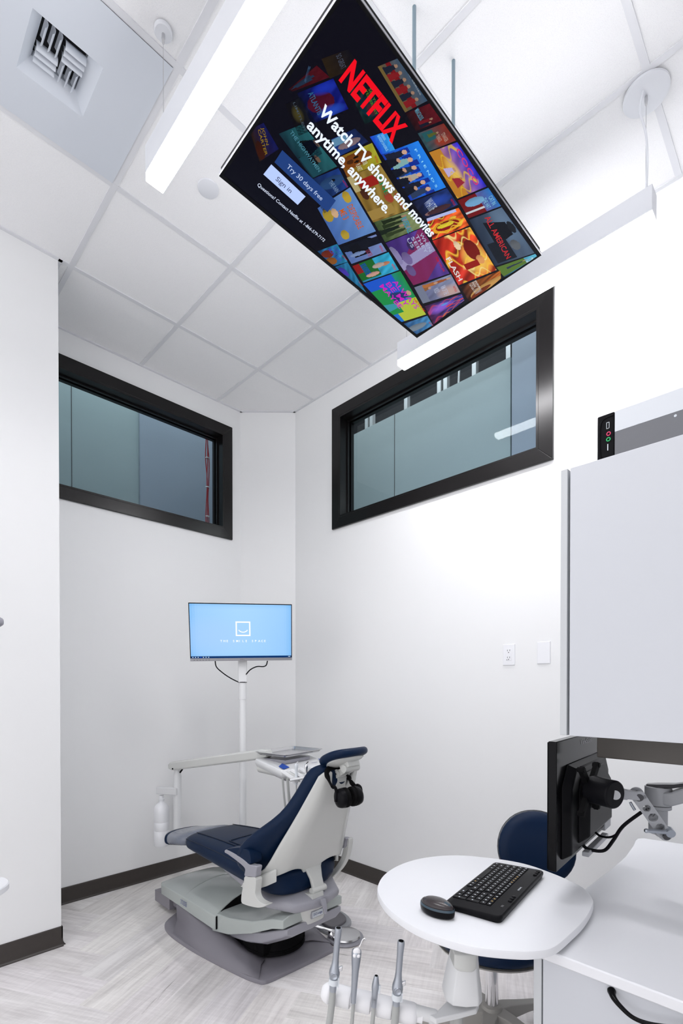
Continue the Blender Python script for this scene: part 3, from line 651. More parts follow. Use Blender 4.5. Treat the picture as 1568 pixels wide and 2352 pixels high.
# sloping grey skirts rising to the cover
b = B()
for s in (-1, 1):
    Xs = lambda x: CX+s*(x)
    b.loft([[Vector((Xs(.315), 2.60, .02)), Vector((Xs(.31), 2.30, .02)), Vector((Xs(.265), 2.02, .02)), Vector((Xs(.235), 1.90, .02))],
            [Vector((Xs(.262), 2.66, .055)), Vector((Xs(.25), 2.36, .052)), Vector((Xs(.22), 2.06, .040)), Vector((Xs(.20), 1.94, .030))],
            [Vector((Xs(.225), 2.74, .105)), Vector((Xs(.212), 2.42, .100)), Vector((Xs(.185), 2.12, .050)), Vector((Xs(.165), 1.98, .034))],
            [Vector((Xs(.185), 2.78, .105)), Vector((Xs(.17), 2.44, .098)), Vector((Xs(.145), 2.14, .048)), Vector((Xs(.13), 2.0, .034))]], closed=False)
b.box((1.40, 2.42, .05), (1.77, 3.0, .10)); b.prism([(1.375,3.06,.03),(1.375,2.86,.03),(1.375,2.86,.098),(1.375,3.06,.098)], (.42, 0, 0))
q = mk('base_skirt', b, 'cbase', ch, smooth=60); sm = q.modifiers.new('solid', 'SOLIDIFY'); sm.thickness = .006
# glossy cover over the lift mechanism
b = B()
def covring(y, x0, x1, zb, zt, crown, n=14):
    top = [Vector((x0+(x1-x0)*k/n, y, zt+crown*(1-(2*k/n-1)**2))) for k in range(n+1)]
    return [Vector((x0, y, zb))]+top+[Vector((x1, y, zb))]
b.loft([covring(3.02, 1.40, 1.77, .100, .150, .008), covring(2.96, 1.37, 1.80, .100, .160, .02), covring(2.70, 1.365, 1.805, .103, .172, .055), covring(2.52, 1.36, 1.81, .104, .178, .075),
        covring(2.33, 1.358, 1.812, .105, .180, .085), covring(2.31, 1.362, 1.808, .106, .178, .083)])
mk('lift_cover', b, 'cover', ch, smooth=35, bevel=.004)
b = B(); b.loft([covring(2.36, 1.364, 1.806, .109, .176, .083), covring(2.305, 1.366, 1.804, .109, .173, .080)]); mk('gap_shade_strip', b, 'blackmat', ch)  # dark strip stands in for the shaded gap between cover and lift arm
b = B()
b.loft([[p+Vector((0, dy, .0006)) for p in covring(2.665, 1.3655, 1.8045, .16, .1735, .060)] for dy in (0, .012)]); b.bm.verts.ensure_lookup_table()
mk('cover_rib', b, 'cover', ch)
put = B(); o_ = X(414, 2094, 1.356); e_ = X(434, 2106, 1.356)
put_text(put, 'DCI EDGE', Vector((1.3585, o_.y, .132)), (0,-1,0), (0,0,1), w=.072, h=.028, lift=Vector((-.001, 0, 0)))
mk('lettering', put, 'ink', ch, smooth=0, recalc=False)
# lift arm: white shroud above, grey below
b = B().use('cover')
def lift(y, z, hw, th): return (y, z, hw, th)
st = [(2.36, .080, .212, .10), (2.20, .115, .211, .085), (2.0, .190, .208, .06), (1.84, .268, .205, .045), (1.775, .283, .19, .040)]
b.loft([[Vector((CX-hw, y, z)), Vector((CX-hw, y, z+th)), Vector((CX-hw*.82, y, z+th+.012)), Vector((CX+hw*.82, y, z+th+.012)), Vector((CX+hw, y, z+th)), Vector((CX+hw, y, z))] for y, z, hw, th in st])
mk('lift_arm', b, None, ch, smooth=30, bevel=.004)
b = B()
st = [(2.32, .030, .15, .06), (2.1, .085, .175, .07), (1.95, .135, .185, .07), (1.80, .215, .185, .055), (1.765, .235, .175, .045)]
b.loft([[Vector((CX-hw*.8, y, z)), Vector((CX-hw, y, z+.02)), Vector((CX-hw, y, z+th)), Vector((CX+hw, y, z+th)), Vector((CX+hw, y, z+.02)), Vector((CX+hw*.8, y, z))] for y, z, hw, th in st])
mk('arm_underside', b, 'cgrey', ch, smooth=30, bevel=.005)
b = B(); b.cyl((1.60, 2.12, .035), (1.60, 2.12, .12), .17, .15, n=40); b.tube([(1.60+.165*math.cos(t), 2.12+.165*math.sin(t), .055) for t in [i*math.pi/10 for i in range(21)]], .004, n=6); b.box((1.45, 2.0, .05), (1.72, 2.4, .14)); mk('bellows', b, 'blackmat', ch)
# pedestal with brand plate, seat pan
b = B(); b.loft([supring((CX, 1.86, z), w, d, 3.4, a=Vector((1,0,0)), u=Vector((0,1,0))) for z, w, d in ((.26, .085, .10), (.31, .095, .11), (.345, .10, .12))]); mk('pedestal', b, 'cham', ch, bevel=.002)
b = B().use('cgrey'); b.ob((CX-.005, 1.749, .309), (.038, .004, .018), (1,0,0), e3=(0,.05,1)); b.use('lightink').ob((CX-.005, 1.744, .309), (.033, .002, .014), (1,0,0), e3=(0,.05,1)); b.use('ink')
put_text(b, 'DCI edge', (CX-.033, 1.741, .304), (1,0,0), (0,0,1), w=.056, h=.012)
mk('name_plate', b, None, ch, smooth=0, recalc=False)
b = B(); st = [(1.725, CX, .06, .385, .345), (1.755, CX, .15, .395, .335), (1.87, CX, .215, .42, .335), (2.1, CX-.01, .19, .45, .37), (2.4, CX-.03, .13, .46, .40), (2.58, CX-.04, .08, .47, .43)]
b.loft(bodyloft(st, 3)); mk('seat_pan', b, 'cgrey', ch, smooth=60)
b = B(); b.loft([[Vector(p) for p in r] for r in ([(1.575,1.715,.385),(1.605,1.715,.38),(1.605,1.735,.38),(1.575,1.735,.385)], [(1.582,1.700,.35),(1.603,1.700,.35),(1.603,1.715,.35),(1.582,1.715,.35)], [(1.587,1.695,.315),(1.599,1.695,.315),(1.599,1.705,.315),(1.587,1.705,.315)])]); mk('release_lever', b, 'cgrey', ch, bevel=.002)
# upholstery: seat and legrest
b = B(); st = [(2.63,1.535,.180,.545,.462),(2.61,1.536,.192,.553,.455),(2.45,1.545,.208,.565,.448),(2.3,1.552,.222,.573,.442),(2.12,1.565,.240,.577,.432),(1.95,1.578,.250,.565,.420),(1.90,1.585,.243,.558,.410),(1.845,1.583,.218,.540,.400),(1.808,1.58,.160,.520,.402),(1.793,1.58,.08,.48,.425)]
b.loft(bodyloft(st, 3.2)); mk('seat_cushion', b, 'navy', ch, smooth=180, subd=1)
b = B()
def onseat(y, k, lift_=.001):
    ys = [s_[0] for s_ in st]
    for s0, s1 in zip(st, st[1:]):
        if s1[0] <= y <= s0[0]:
            t_ = (y-s1[0])/(s0[0]-s1[0]); cx_, hw, zt, zb = [s1[i]+(s0[i]-s1[i])*t_ for i in (1,2,3,4)]
            m_ = max(0, 1-abs(k)**3.2)**(1/3.2)
            return Vector((cx_+hw*k, y, (zt+zb)/2+(zt-zb)/2*m_+lift_))
for k in (-.62, .62): b.tube([onseat(y, k*(1+.1*(2.6-y))) for y in (2.6, 2.5, 2.35, 2.2, 2.05, 1.95)], .0022, n=5)
b.tube([onseat(2.28, k) for k in (-.5, -.25, 0, .25, .5)], .0022, n=5); b.tube([onseat(y, -.55-.03*(2.28-y)/.3) for y in (2.28, 2.1, 1.95)], .0022, n=5)
b.tube([onseat(y, -.965, 0) for y in (2.6, 2.4, 2.2, 2.0)], .002, n=5)
mk('stitching', b, 'seam', ch)
b = B(); st2 = [(2.985,1.512,.05,.47,.425),(2.965,1.513,.10,.482,.408),(2.92,1.515,.135,.493,.405),(2.85,1.518,.152,.503,.414),(2.75,1.525,.170,.525,.440),(2.625,1.535,.189,.553,.462)]
b.loft(bodyloft(st2, 3)); mk('foot_cover', b, 'toe', ch, smooth=180, subd=1)
b = B(); st3 = [(2.998,1.512,.04,.468,.405),(2.985,1.512,.105,.480,.398),(2.94,1.515,.138,.489,.395),(2.89,1.517,.149,.499,.402)]
b.loft(bodyloft(st3, 3)); mk('toe_pad', b, 'navy', ch, smooth=180, subd=1)
# backrest: surface rows on the reclined plane y = PY(z)
PYf = lambda z: 1.58+.5*(1.02-z)
WZ = [(.44,.20),(.50,.275),(.56,.318),(.62,.335),(.68,.328),(.73,.290),(.78,.240),(.84,.198),(.90,.172),(.96,.153),(1.02,.142),(1.06,.132)]
def lerp(tab, z):
    if z <= tab[0][0]: return tab[0][1]
    for (a0, v0), (a1, v1) in zip(tab, tab[1:]):
        if z <= a1: return v0+(v1-v0)*(z-a0)/(a1-a0)
    return tab[-1][1]
def notch(xx, z, depth=.085): # U shaped notch for the headrest stem
    t_ = max(0, 1-(abs(xx)/.075)**2.2); s_ = max(0, min(1, (z-.84)/.18)); return depth*t_*s_
b = B(); rings = []
zs = [.435,.445,.47,.52,.57,.62,.68,.74,.80,.86,.92,.97,1.01,1.035,1.045]
for z in zs:
    edge = min(1, (z-.433)/.05, (1.047-z)/.045+.05); th = .075*max(.12, edge)**.5; w = lerp(WZ, z)*max(.2, edge)**.25; R_ = []
    wing = lambda k: .105*abs(k)**2.6*max(0, min(1, (.80-z)/.15))
    n_ = 14
    back = .012
    for i in range(n_+1):
        k = -1+2*i/n_; xx = w*k; R_.append(Vector((CX+xx, PYf(z)+back+wing(k)+.035*abs(k)**6, z-notch(xx, z))))
    for i in range(n_, -1, -1):
        k = (-1+2*i/n_)*.97; xx = w*k; R_.append(Vector((CX+xx, PYf(z)+back+th+wing(k)-.01*abs(k)**6, z+th*.3-notch(xx, z))))
    rings.append(R_)
b.loft(rings); mk('backrest_cushion', b, 'navy', ch, smooth=180, subd=1)
# white shell
b = B(); nx_, nt_ = 28, 22
SW = [(.455,.30),(.50,.278),(.60,.235),(.68,.212),(.76,.185),(.84,.160),(.92,.138),(.98,.122),(1.02,.112)]
def shell(k, t_):
    a_ = abs(k)
    zt = 1.018-.088*max(0, 1-(a_/.62)**3)-.022*max(0, (a_-.86)/.14)**2
    zb = .488+.052*max(0, 1-((a_-.50)/.46)**2)-(.035*max(0, 1-(a_/.2)**2))-.028*max(0, (a_-.8)/.2)
    z = zb+(zt-zb)*t_; w = lerp(SW, z)
    y = PYf(z) - .030*min(1, (1-a_)/.38)*min(1, (1.05-z)/.2) + .022*max(0, a_-.8)/.2 + (.06*max(0, a_-.75)/.25*max(0, (.56-z)/.08))
    return Vector((CX+w*k, y, z))
g = [[b.bm.verts.new(shell(-1+2*i/nx_, j/nt_)) for i in range(nx_+1)] for j in range(nt_+1)]
for j in range(nt_):
    for i in range(nx_): b.face([g[j][i], g[j][i+1], g[j+1][i+1], g[j+1][i]])
q = mk('back_shell', b, 'cham', ch, smooth=60); s_ = q.modifiers.new('solid', 'SOLIDIFY'); s_.thickness = .016; s_.offset = 0
bv = q.modifiers.new('bevel', 'BEVEL'); bv.width = .005; bv.segments = 2; bv.limit_method = 'ANGLE'; bv.angle_limit = math.radians(50)
# hinge tab, side links, pivots
b = B(); b.loft([supring((1.60, y, z), w, .013, 4, a=Vector((1,0,0)), u=Vector((0,1,0))) for y, z, w in ((1.825,.540,.085),(1.800,.508,.048),(1.780,.465,.036),(1.768,.435,.035),(1.762,.408,.036))])
b.cyl((1.555, 1.760, .415), (1.642, 1.760, .415), .016, n=20); b.ob((1.575, 1.785, .394), (.035, .05, .010), (1,0,0), e3=(0,.1,1)); mk('hinge_arm', b, 'cham', ch, smooth=40)
for s in (-1, 1):
    b = B(); mx = lambda x: CX+s*(CX-x)-(.045 if s > 0 else 0)
    b.loft([[Vector((mx(x), y, z+dz)) for y, z in ((yc-dy, zc-h_), (yc-dy, zc+h_), (yc+dy, zc+h_), (yc+dy, zc-h_))] for x, yc, zc, dy, h_, dz in ((1.37,1.795,.535,.008,.030,0),(1.335,1.825,.515,.010,.028,0),(1.305,1.862,.492,.010,.022,0),(1.288,1.890,.478,.009,.016,0))])
    b.cyl((mx(1.272), 1.90, .478), (mx(1.300), 1.90, .478), .022, n=20)
    mk('side_link', b, 'cham', ch, smooth=40, bevel=.004)
# armrests traced in their own plane, then given real width
def armpts(px, x): return [X(u, v, x) for u, v in px]
for s in (-1, 1):
    x0 = 1.262 if s < 0 else 2*CX-1.262; sg = -s
    base = [(x if s < 0 else 2*CX-x) for x in (1.262,)]
    def sweep(px, name, m_, xa, xb, bev, subd=0):
        P = spline([X(u, v, 1.275) for u, v in px], 3, True); P = [Vector((xa if s < 0 else 2*CX-xa-.055, p.y, p.z)) for p in P]
        b_ = B(); b_.prism(P, ((xb-xa)*(1 if s < 0 else -1), 0, 0)); return mk(name, b_, m_, arm_, smooth=40, bevel=bev)
    arm_ = ch
    if s > 0:
        P = spline([X(u, v, 1.85) for u, v in ((806,1925),(805,1945),(799,1970),(785,1995),(764,2015),(759,2009),(774,1990),(787,1968),(793,1945),(796,1928))], 3, True)
        b_ = B(); b_.prism([Vector((1.835, p.y, p.z)) for p in P], (.03, 0, 0)); mk('armrest_post', b_, 'cham', ch, smooth=40, bevel=.004)
    else: sweep([(568,2011),(591,2014),(592,2035),(591,2052),(597,2066),(610,2074),(618,2076),(611,2081),(597,2083),(580,2080),(565,2075),(559,2069),(560,2050),(565,2025)], 'armrest_post', 'cham', 1.262, 1.296, .005)
    sweep([(521,1952),(526,1951),(546,1961),(566,1975),(578,1985),(594,1988),(593,2000),(590,2014),(567,2011),(568,1997),(563,1988),(546,1974),(528,1961),(521,1957)], 'armrest_bracket', 'cgrey', 1.262, 1.293, .004)
    sweep([(524,1950),(535,1947),(550,1946),(562,1948),(572,1951),(578,1965),(579,1984),(570,1981),(556,1970),(540,1959)], 'armrest_pad', 'navy', 1.265, 1.328, .010)
# headrest: tilted oval pad, shell plate behind, two-joint stem
hn = Vector((0, .40, .9165)).normalized(); hl = Vector((0, -.9165, .40)); hc = Vector((1.580, 1.565, 1.074))
b = B(); rings = []
for rr, hh in ((.05,.016),(.55,.020),(.85,.021),(.97,.012),(1.0,0),(.97,-.012),(.86,-.020),(.5,-.019),(.05,-.018)):
    rings.append([hc+Vector((1,0,0))*(.114*rr*math.copysign(abs(math.cos(t))**.8, math.cos(t)))+hl*(.100*rr*math.copysign(abs(math.sin(t))**.8, math.sin(t)))+hn*(hh+.014*(rr*math.cos(t))**2) for t in [2*math.pi*i/32 for i in range(32)]])
b.loft(rings); mk('headrest_pad', b, 'navy', ch, smooth=180, subd=1)
b = B(); rings = []
for rr, hh in ((.05,-.018),(.80,-.018),(.82,-.024),(.7,-.030),(.4,-.034),(.05,-.035)):
    rings.append([hc+Vector((1,0,0))*(.114*rr*math.cos(t))+hl*(.100*rr*math.sin(t))+hn*(hh+.014*(rr*math.cos(t))**2) for t in [2*math.pi*i/32 for i in range(32)]])
b.loft(rings); mk('headrest_shell', b, 'cham', ch, smooth=50)
b = B(); p1 = Vector((1.583, 1.585, 1.000)); p2 = hc-hn*.055+hl*.02; p0 = Vector((1.583, 1.612, .885))
b.ob((p0+p1)/2, (.028, .011, (p1-p0).length/2+.004), (1,0,0), e3=p1-p0)
b.ob((p1+p2)/2, (.026, .014, (p2-p1).length/2), (1,0,0), e3=p2-p1)
b.cyl(p1-Vector((.036,0,0)), p1+Vector((.036,0,0)), .019, n=24); b.cyl(p2-Vector((.045,0,0)), p2+Vector((.045,0,0)), .017, n=24); b.ob(p2+hn*.018, (.036, .028, .016), (1,0,0), e3=hn)
b.use('cham'); b.use('slot').cyl(p1-Vector((.0365,0,0)), p1-Vector((.0362,0,0)), .005, n=10)
mk('headrest_stem', b, None, ch, smooth=40, bevel=.002)
# headphones looped over the headrest stem
hp = thing('headphones', (1.56, 1.50, .80), 'black over-ear headphones hooked round the headrest stem of the dental chair', 'headphones')
c1, c2 = Y(786, 1833, 1.508), Y(815, 1828, 1.500)
axx = Vector((.93, -.25, .05)).normalized()
b = B(); mid = [Y(u, v, y) for u, v, y in ((763,1808,1.52),(754,1790,1.55),(750,1775,1.57),(756,1765,1.585),(768,1762,1.60),(782,1764,1.60),(796,1778,1.575),(805,1795,1.55),(816,1808,1.52))]
P = spline(mid, 6); rings = []
for i, p in enumerate(P):
    d_ = (P[min(i+1, len(P)-1)]-P[max(0, i-1)]).normalized(); sd = Vector((0, .5, .6)).cross(d_).normalized(); up_ = d_.cross(sd)
    rings.append([p+sd*(.0055*math.cos(t))+up_*(.0125*math.sin(t)) for t in [2*math.pi*k/12 for k in range(12)]])
b.loft(rings); mk('headband', b, 'blackmat', hp, smooth=180)
for c_, pe, pu in ((c1, mid[0], -1), (c2, mid[-1], 1)):
    b = B(); b.tube([pe, pe*.5+(c_+Vector((pu*.03,0,.05)))*.5, c_+axx*(pu*.030)+Vector((0,0,.03)), c_+axx*(pu*.034)+Vector((0,0,-.01))], [.009, .006], n=8); mk('yoke', b, 'black', hp)
    b = B(); b.lathe([(.0,.030),(.022,.029),(.038,.022),(.043,.008),(.043,0)], c_, axx*pu, n=28, sx=1.0); mk('ear_cup', b, 'black', hp, smooth=60)
    b = B(); b.lathe([(.043,0),(.044,-.004),(.041,-.008),(.044,-.013),(.043,-.022),(.034,-.027),(.022,-.022),(.001,-.014)], c_, axx*pu, n=28); mk('ear_cushion', b, 'blackmat', hp, smooth=60)
# ================================================================== DELIVERY UNIT at the toe end
du = thing('delivery_unit', (1.602, 3.208, .33), 'white dental delivery unit with long arm and instrument head behind the chair', 'dental unit')
pb = Vector((1.602, 3.208, 0))
b = B(); b.lathe([(.032,.33),(.029,.36),(.027,.42),(.027,.775),(.024,.79),(.022,.80),(.020,.83)], pb, n=24)
b.cyl(pb+Vector((0,0,.325)), pb+Vector((0,0,.34)), .035); mk('post', b, 'white', du, smooth=40)
b = B(); b.tube([pb+Vector((0,0,.34)), (1.70,3.06,.33), (1.82,2.80,.30), (1.84,2.62,.22), (1.80,2.50,.14)], .028, n=14); mk('mounting_arm', b, 'white', du)
a0, a1 = D(392, 1760, 3.42), D(618, 1730, 2.92); dd = (a1-a0).normalized(); sd = Vector((dd.y, -dd.x, 0)).normalized(); up_ = sd.cross(dd)
if up_.z < 0: up_ = -up_
b = B(); rg = []
for t_, h_, w_ in ((0,.016,.022),(.03,.026,.030),(.06,.030,.032),(.94,.030,.032),(1.0,.020,.030)): rg.append([a0+(a1-a0)*t_+sd*(w_*x)+up_*(h_*z) for x, z in ((-1,-.7),(-.7,-1),(.7,-1),(1,-.7),(1,.7),(.7,1),(-.7,1),(-1,.7))])
b.loft(rg); mk('swing_arm', b, 'cham', du, smooth=40, bevel=.003)
b = B(); b.tube([a0+(a1-a0)*.13-up_*.03, a0+(a1-a0)*.10-up_*.05], .006); mk('arm_stop', b, 'blackmat', du)
b = B(); b.cyl(a0+(a1-a0)*.065-up_*.018+sd*.0315, a0+(a1-a0)*.065-up_*.018+sd*.034, .006, n=12); mk('arm_bolt', b, 'blackmat', du)
bt = D(371, 1830, 3.42); 
b = B(); m1 = D(366, 1817, 3.42); m2 = D(405, 1815, 3.385); ax_ = (m2-m1).normalized(); ax_.z = 0
b.ob((m1+m2)/2, ((m2-m1).length/2+.012, .022, .025), ax_); mk('bottle_bracket', b, 'white', du, bevel=.006)
b = B(); b.lathe([(0,-.34),(.045,-.34),(.051,-.33),(.051,-.235),(.0495,-.232),(.051,-.229),(.051,-.175),(.0495,-.172),(.051,-.169),(.051,-.095),(.047,-.07),(.036,-.052),(.022,-.042),(.017,-.035),(.017,-.022),(.019,-.020),(.019,-.012),(.016,-.010),(.016,.01),(0,.01)], bt, n=32); mk('water_bottle', b, 'milk', du, smooth=45)
# head
hz = .972
q0, q1, q3 = Z(652, 1770, hz), Z(768, 1753, hz), Z(606, 1744, hz)
print('head', q0, q1, q3)
th_ = math.radians(10); e1 = Vector((math.cos(th_), math.sin(th_), 0)); e2 = Vector((-e1.y, e1.x, 0)); tq = Vector((1.880, 2.325, hz))
q0 = Vector((1.662, 2.105, .937)); q1 = Vector((2.035, 2.125, .937)); q2 = tq+e1*.215+e2*.11; q3 = tq-e1*.200+e2*.11
b = B(); up3 = Vector((0,0,1))
loop = [q0+e1*.02, (q0+q1)/2-e2*.012, q1-e1*.02, q1+e2*.02, q2-e2*.02, q2-e1*.02, q3+e1*.02, q3-e2*.02, q0+e2*.02]
cen = sum(loop, Vector())/len(loop)
b.loft([[cen+(p-cen)*k+up3*h for p in loop] for k, h in ((.86,-.055),(.97,-.040),(1.0,-.022),(1.0,-.010),(.975,0))]); mk('control_head', b, 'white', du, smooth=40, bevel=.004)
b = B(); b.ob(cen+e2*.055+up3*.010, (.11, .085, .0095), e1); mk('tray_mat', b, 'cgrey', du)
b = B(); b.loft([[cen+(p-cen)*k+up3*h for p in loop] for k, h in ((.70,-.075),(.84,-.0555))]); mk('head_underside', b, 'cgrey', du, smooth=30)
hN = (q1-q0).cross(q3-q0).normalized(); HP = lambda u, v: plane(u, v, q0+hN*.003, hN)
b = B(); b.quadpts([HP(u, v) for u, v in ((640,1760),(648,1753),(665,1762),(651,1767))]); mk('control_pad', b, 'bluelab', du, smooth=0)
b = B(); b.quadpts([HP(u, v) for u, v in ((730,1742),(740,1744),(752,1756),(745,1757))]); mk('control_pad', b, 'bluelab', du, smooth=0)
b = B(); o_ = HP(717, 1752.5); put_text(b, 'DCI Edge', o_, (q1-q0), (q3-q0), w=.045, h=.014); mk('lettering', b, 'ink', du, smooth=0, recalc=False)
b = B(); b.tube([D(598,1764,2.88), D(640,1774,2.76), D(690,1786,2.66), D(735,1790,2.60)], [.026,.022], n=14); mk('handle_bar', b, 'cham', du)
b = B(); f0 = D(676, 1790, 2.52); f1 = D(760, 1776, 2.50)
for k in range(5):
    c_ = f0+(f1-f0)*k/4.0; b.cyl(c_+Vector((0,0,-.018)), c_+Vector((0,0,.012)), .019, .016, n=18); b.tube([c_, c_+e2*.08+up3*.03], .011, n=8)
b.cyl(f0-e1*.035, f1+e1*.03, .0065, n=10); mk('instrument_holder', b, 'white', du, smooth=40)
for (u, d_, k) in ((652,2.66,.0055),(663,2.62,.0075)):
    b = B(); b.tube([D(u-3,1788,d_), D(u-1,1815,d_), D(u+2,1845,d_), D(u+8,1880,d_), D(u+30,1905,d_), D(u+50,1880,d_-.02)], k, n=8); mk('hose', b, 'hose', du)
def syringe(c_, col, tipc, label, cat='dental tool'):
    t = thing('dental_handpiece', c_-up3*.03, label, cat, 'instruments hanging on the delivery unit')
    b = B(); b.lathe([(.006,-.03),(.0075,0),(.0065,.03),(.0075,.05),(.010,.062),(.010,.075),(.004,.08)], c_, n=16); mk('body', b, col, t, smooth=50)
    b = B(); b.tube([c_+up3*.075, c_+up3*.085-e2*.004, c_+up3*.09-e2*.012], .002, n=6); mk('nozzle', b, tipc, t)
    b = B(); b.tube([c_-up3*.03, c_-up3*.12, c_-up3*.20+e2*.03], .0035, n=6); mk('hose', b, 'hose', t)
syringe(f0+(f1-f0)*.05+up3*.0, 'clear', 'chrome', 'clear ended air water syringe standing left on the delivery unit holder')
syringe(f0+(f1-f0)*.33-up3*.01, 'chrome', 'black', 'slim metal handpiece with a dark tip in the middle of the delivery unit holder')
syringe(f0+(f1-f0)*.93+up3*.0, 'clear', 'chrome', 'clear ended syringe behind the headrest on the delivery unit holder')
# steel tray resting on the head
tc = Vector((1.880, 2.325, hz+.0205))
b = B()
def rr(hx, hy, r, z): 
    out = []
    for (sx, sy, a) in ((1,1,0),(-1,1,90),(-1,-1,180),(1,-1,270)):
        for k in range(5):
            t_ = math.radians(a+k*22.5); out.append(tc+e1*(sx*(hx-r)+r*math.cos(t_))+e2*(sy*(hy-r)+r*math.sin(t_))+up3*z)
    return out
b.loft([rr(.155,.108,.02,.002), rr(.168,.120,.024,.017), rr(.176,.128,.028,.0175), rr(.176,.128,.028,.0155), rr(.170,.122,.024,.0145), rr(.157,.110,.02,0)], cap=False)
b.loft([rr(.155,.108,.02,.002), rr(.155,.108,.02,.0015)]); b.loft([rr(.157,.110,.02,0.0005), rr(.157,.110,.02,0)])
mk('instrument_tray', b, 'steel', label='shallow stainless steel tray lying on the white delivery unit head', cat='tray', smooth=40, origin=tc)

# ================================================================== MONITOR ON A POLE
TL, TRr, BL = D(432, 1384, 3.04), D(670, 1388, 3.20), D(436, 1519, 3.10)
R_ = (TRr-TL).normalized(); Dn = (BL-TL); Dn = (Dn-R_*Dn.dot(R_)); U_ = -Dn.normalized(); N_ = R_.cross(U_); mw, mh = (TRr-TL).length, Dn.length
BLc = TL-U_*mh
Rm = Matrix((R_, U_, N_)).transposed().to_4x4(); Rm.translation = BLc
print('monitor', mw, mh, N_)
pp_ = D(557, 1700, 3.25); pp_.z = 0
mo = thing('display_monitor', (pp_.x, pp_.y, .12), 'wide monitor on a white pole behind the dental chair, showing a light blue logo screen', 'monitor')
b = B().use('black'); b.box((0,0,-.018), (mw,mh,-.001), Rm); b.box((.1,.06,-.05), (mw-.1,mh-.08,-.018), Rm); mk('housing', b, None, mo, bevel=.002)
b = B().use('black'); 
for (x0,y0,x1,y1) in ((0,mh-.006,mw,mh),(0,.018,.005,mh-.006),(mw-.005,.018,mw,mh-.006)): b.box((x0,y0,-.001),(x1,y1,.001),Rm)
b.use('silver').box((0,0,-.001),(mw,.018,.0015),Rm); b.use('slot')
for k in range(6): b.box((.02+.018*k,.006,.0015),(.029+.018*k,.0085,.0018),Rm)
put_text(b, 'ViewSonic', Rm @ Vector((mw/2-.016,.006,.0018)), R_, U_, w=.032, h=.006)
mk('bezel', b, None, mo, smooth=0, recalc=False)
b = B(); pl = b.bm.loops.layers.float_color.new('pix'); x0_, x1_, y0_, y1_ = .005, mw-.005, .018, mh-.006
c1_, c2_, c3_ = h2('A6D2FA'), h2('8FC1F3'), h2('A9CCFB')
for i in range(40):
    for j in range(24):
        s, t_ = (i+.5)/40, (j+.5)/24; ed = max(0, 1-min(s, 1-s, )/.07)*.5+max(0, 1-min(t_, 1-t_)/.08)*.4
        c = mixc(mixc(c1_, c2_, abs(2*s-1)**1.5*.6+(1-t_)*.3), h2('70B2EC'), ed); c = mixc(c, c3_, .5*max(0, 1-((s-.2)**2+(t_-.4)**2)*6))
        f = b.quadpts([Rm @ Vector((x0_+(x1_-x0_)*a, y0_+(y1_-y0_)*c4, 0)) for a, c4 in ((i/40,j/24),((i+1)/40,j/24),((i+1)/40,(j+1)/24),(i/40,(j+1)/24))]); paint(f, c)
def mq(x0, y0, x1, y1, col, l=.0005):
    paint(b.quadpts([Rm @ Vector(p) for p in ((x0,y0,l),(x1,y0,l),(x1,y1,l),(x0,y1,l))]), col)
mq(x0_, y0_, x1_, y0_+.0135, h2('0A3468'))
for k in range(7): mq(x0_+.008+.016*k, y0_+.0045, x0_+.0145+.016*k, y0_+.009, h2('2050E0' if k == 3 else 'D0E4F8'), .0008)
mq(x1_-.02, y0_+.005, x1_-.006, y0_+.009, h2('C0D4E8'), .0008)
wh = h2('F6FBFF'); lw = .0085; S_ = .093; lx, ly = mw*.512-S_/2, mh*.435
for (a0_, b0_, a1_, b1_) in ((0,0,S_,lw),(0,S_-lw,S_,S_),(0,lw,lw,S_-lw),(S_-lw,lw,S_,S_-lw)): mq(lx+a0_, ly+b0_, lx+a1_, ly+b1_, wh)
for k in range(10):
    q = []
    for a, r in ((k,0),(k+1,0),(k+1,1),(k,1)):
        tt = -.95+1.9*a/10; R2 = .031+.006*(1-r); q.append(Rm @ Vector((lx+S_/2+R2*math.sin(tt), ly+S_*.63-R2*math.cos(tt), .0005)))
    paint(b.quadpts(q), wh)
tx = 'THE SMILE SPACE'; adv = .0198; x_ = mw*.512-adv*(len(tx)-1)/2-.005
for k, chh in enumerate(tx):
    if chh != ' ':
        for f in put_text(b, chh, Rm @ Vector((x_+adv*k, mh*.330, .0005)), R_, U_, h=.0145, bold=.015): paint(f, wh)
mk('screen', b, 'screen', mo, smooth=0, recalc=False)
zt = D(555,1519,3.25).z; zs1 = D(555,1567,3.25).z; zs2 = D(555,1606,3.25).z
b = B(); b.ob((pp_.x, pp_.y, (zt+.15+zs1)/2), (.028,.024,(zt+.15-zs1)/2), R_); bc = Rm @ Vector((mw/2, mh*.45, -.045)); b.ob((bc+Vector((pp_.x,pp_.y,bc.z)))/2, (.04,.05,.04), R_); mk('mount_sleeve', b, 'white', mo, bevel=.003)
b = B(); b.lathe([(.024,zs1),(.0245,zs1-.005),(.0245,zs2),(.0215,zs2-.001),(.0215,.93),(.0235,.925),(.0235,.12)], pp_, n=28); mk('pole', b, 'white', mo, smooth=30)
b = B(); b.tube([D(494,1518,3.18), D(497,1532,3.20), D(512,1546,3.215), D(530,1558,3.22), D(548,1567,3.222)], .0038, n=8); b.tube([D(614,1518,3.20), D(611,1528,3.21), D(604,1531,3.215), D(590,1531,3.22), D(575,1538,3.22), D(565,1549,3.225)], .0038, n=8)
b.tube([(pp_.x+.027*math.cos(t), pp_.y+.027*math.sin(t), zs1) for t in [k*math.pi/8 for k in range(17)]], .0025, n=6); mk('cable', b, 'black', mo)
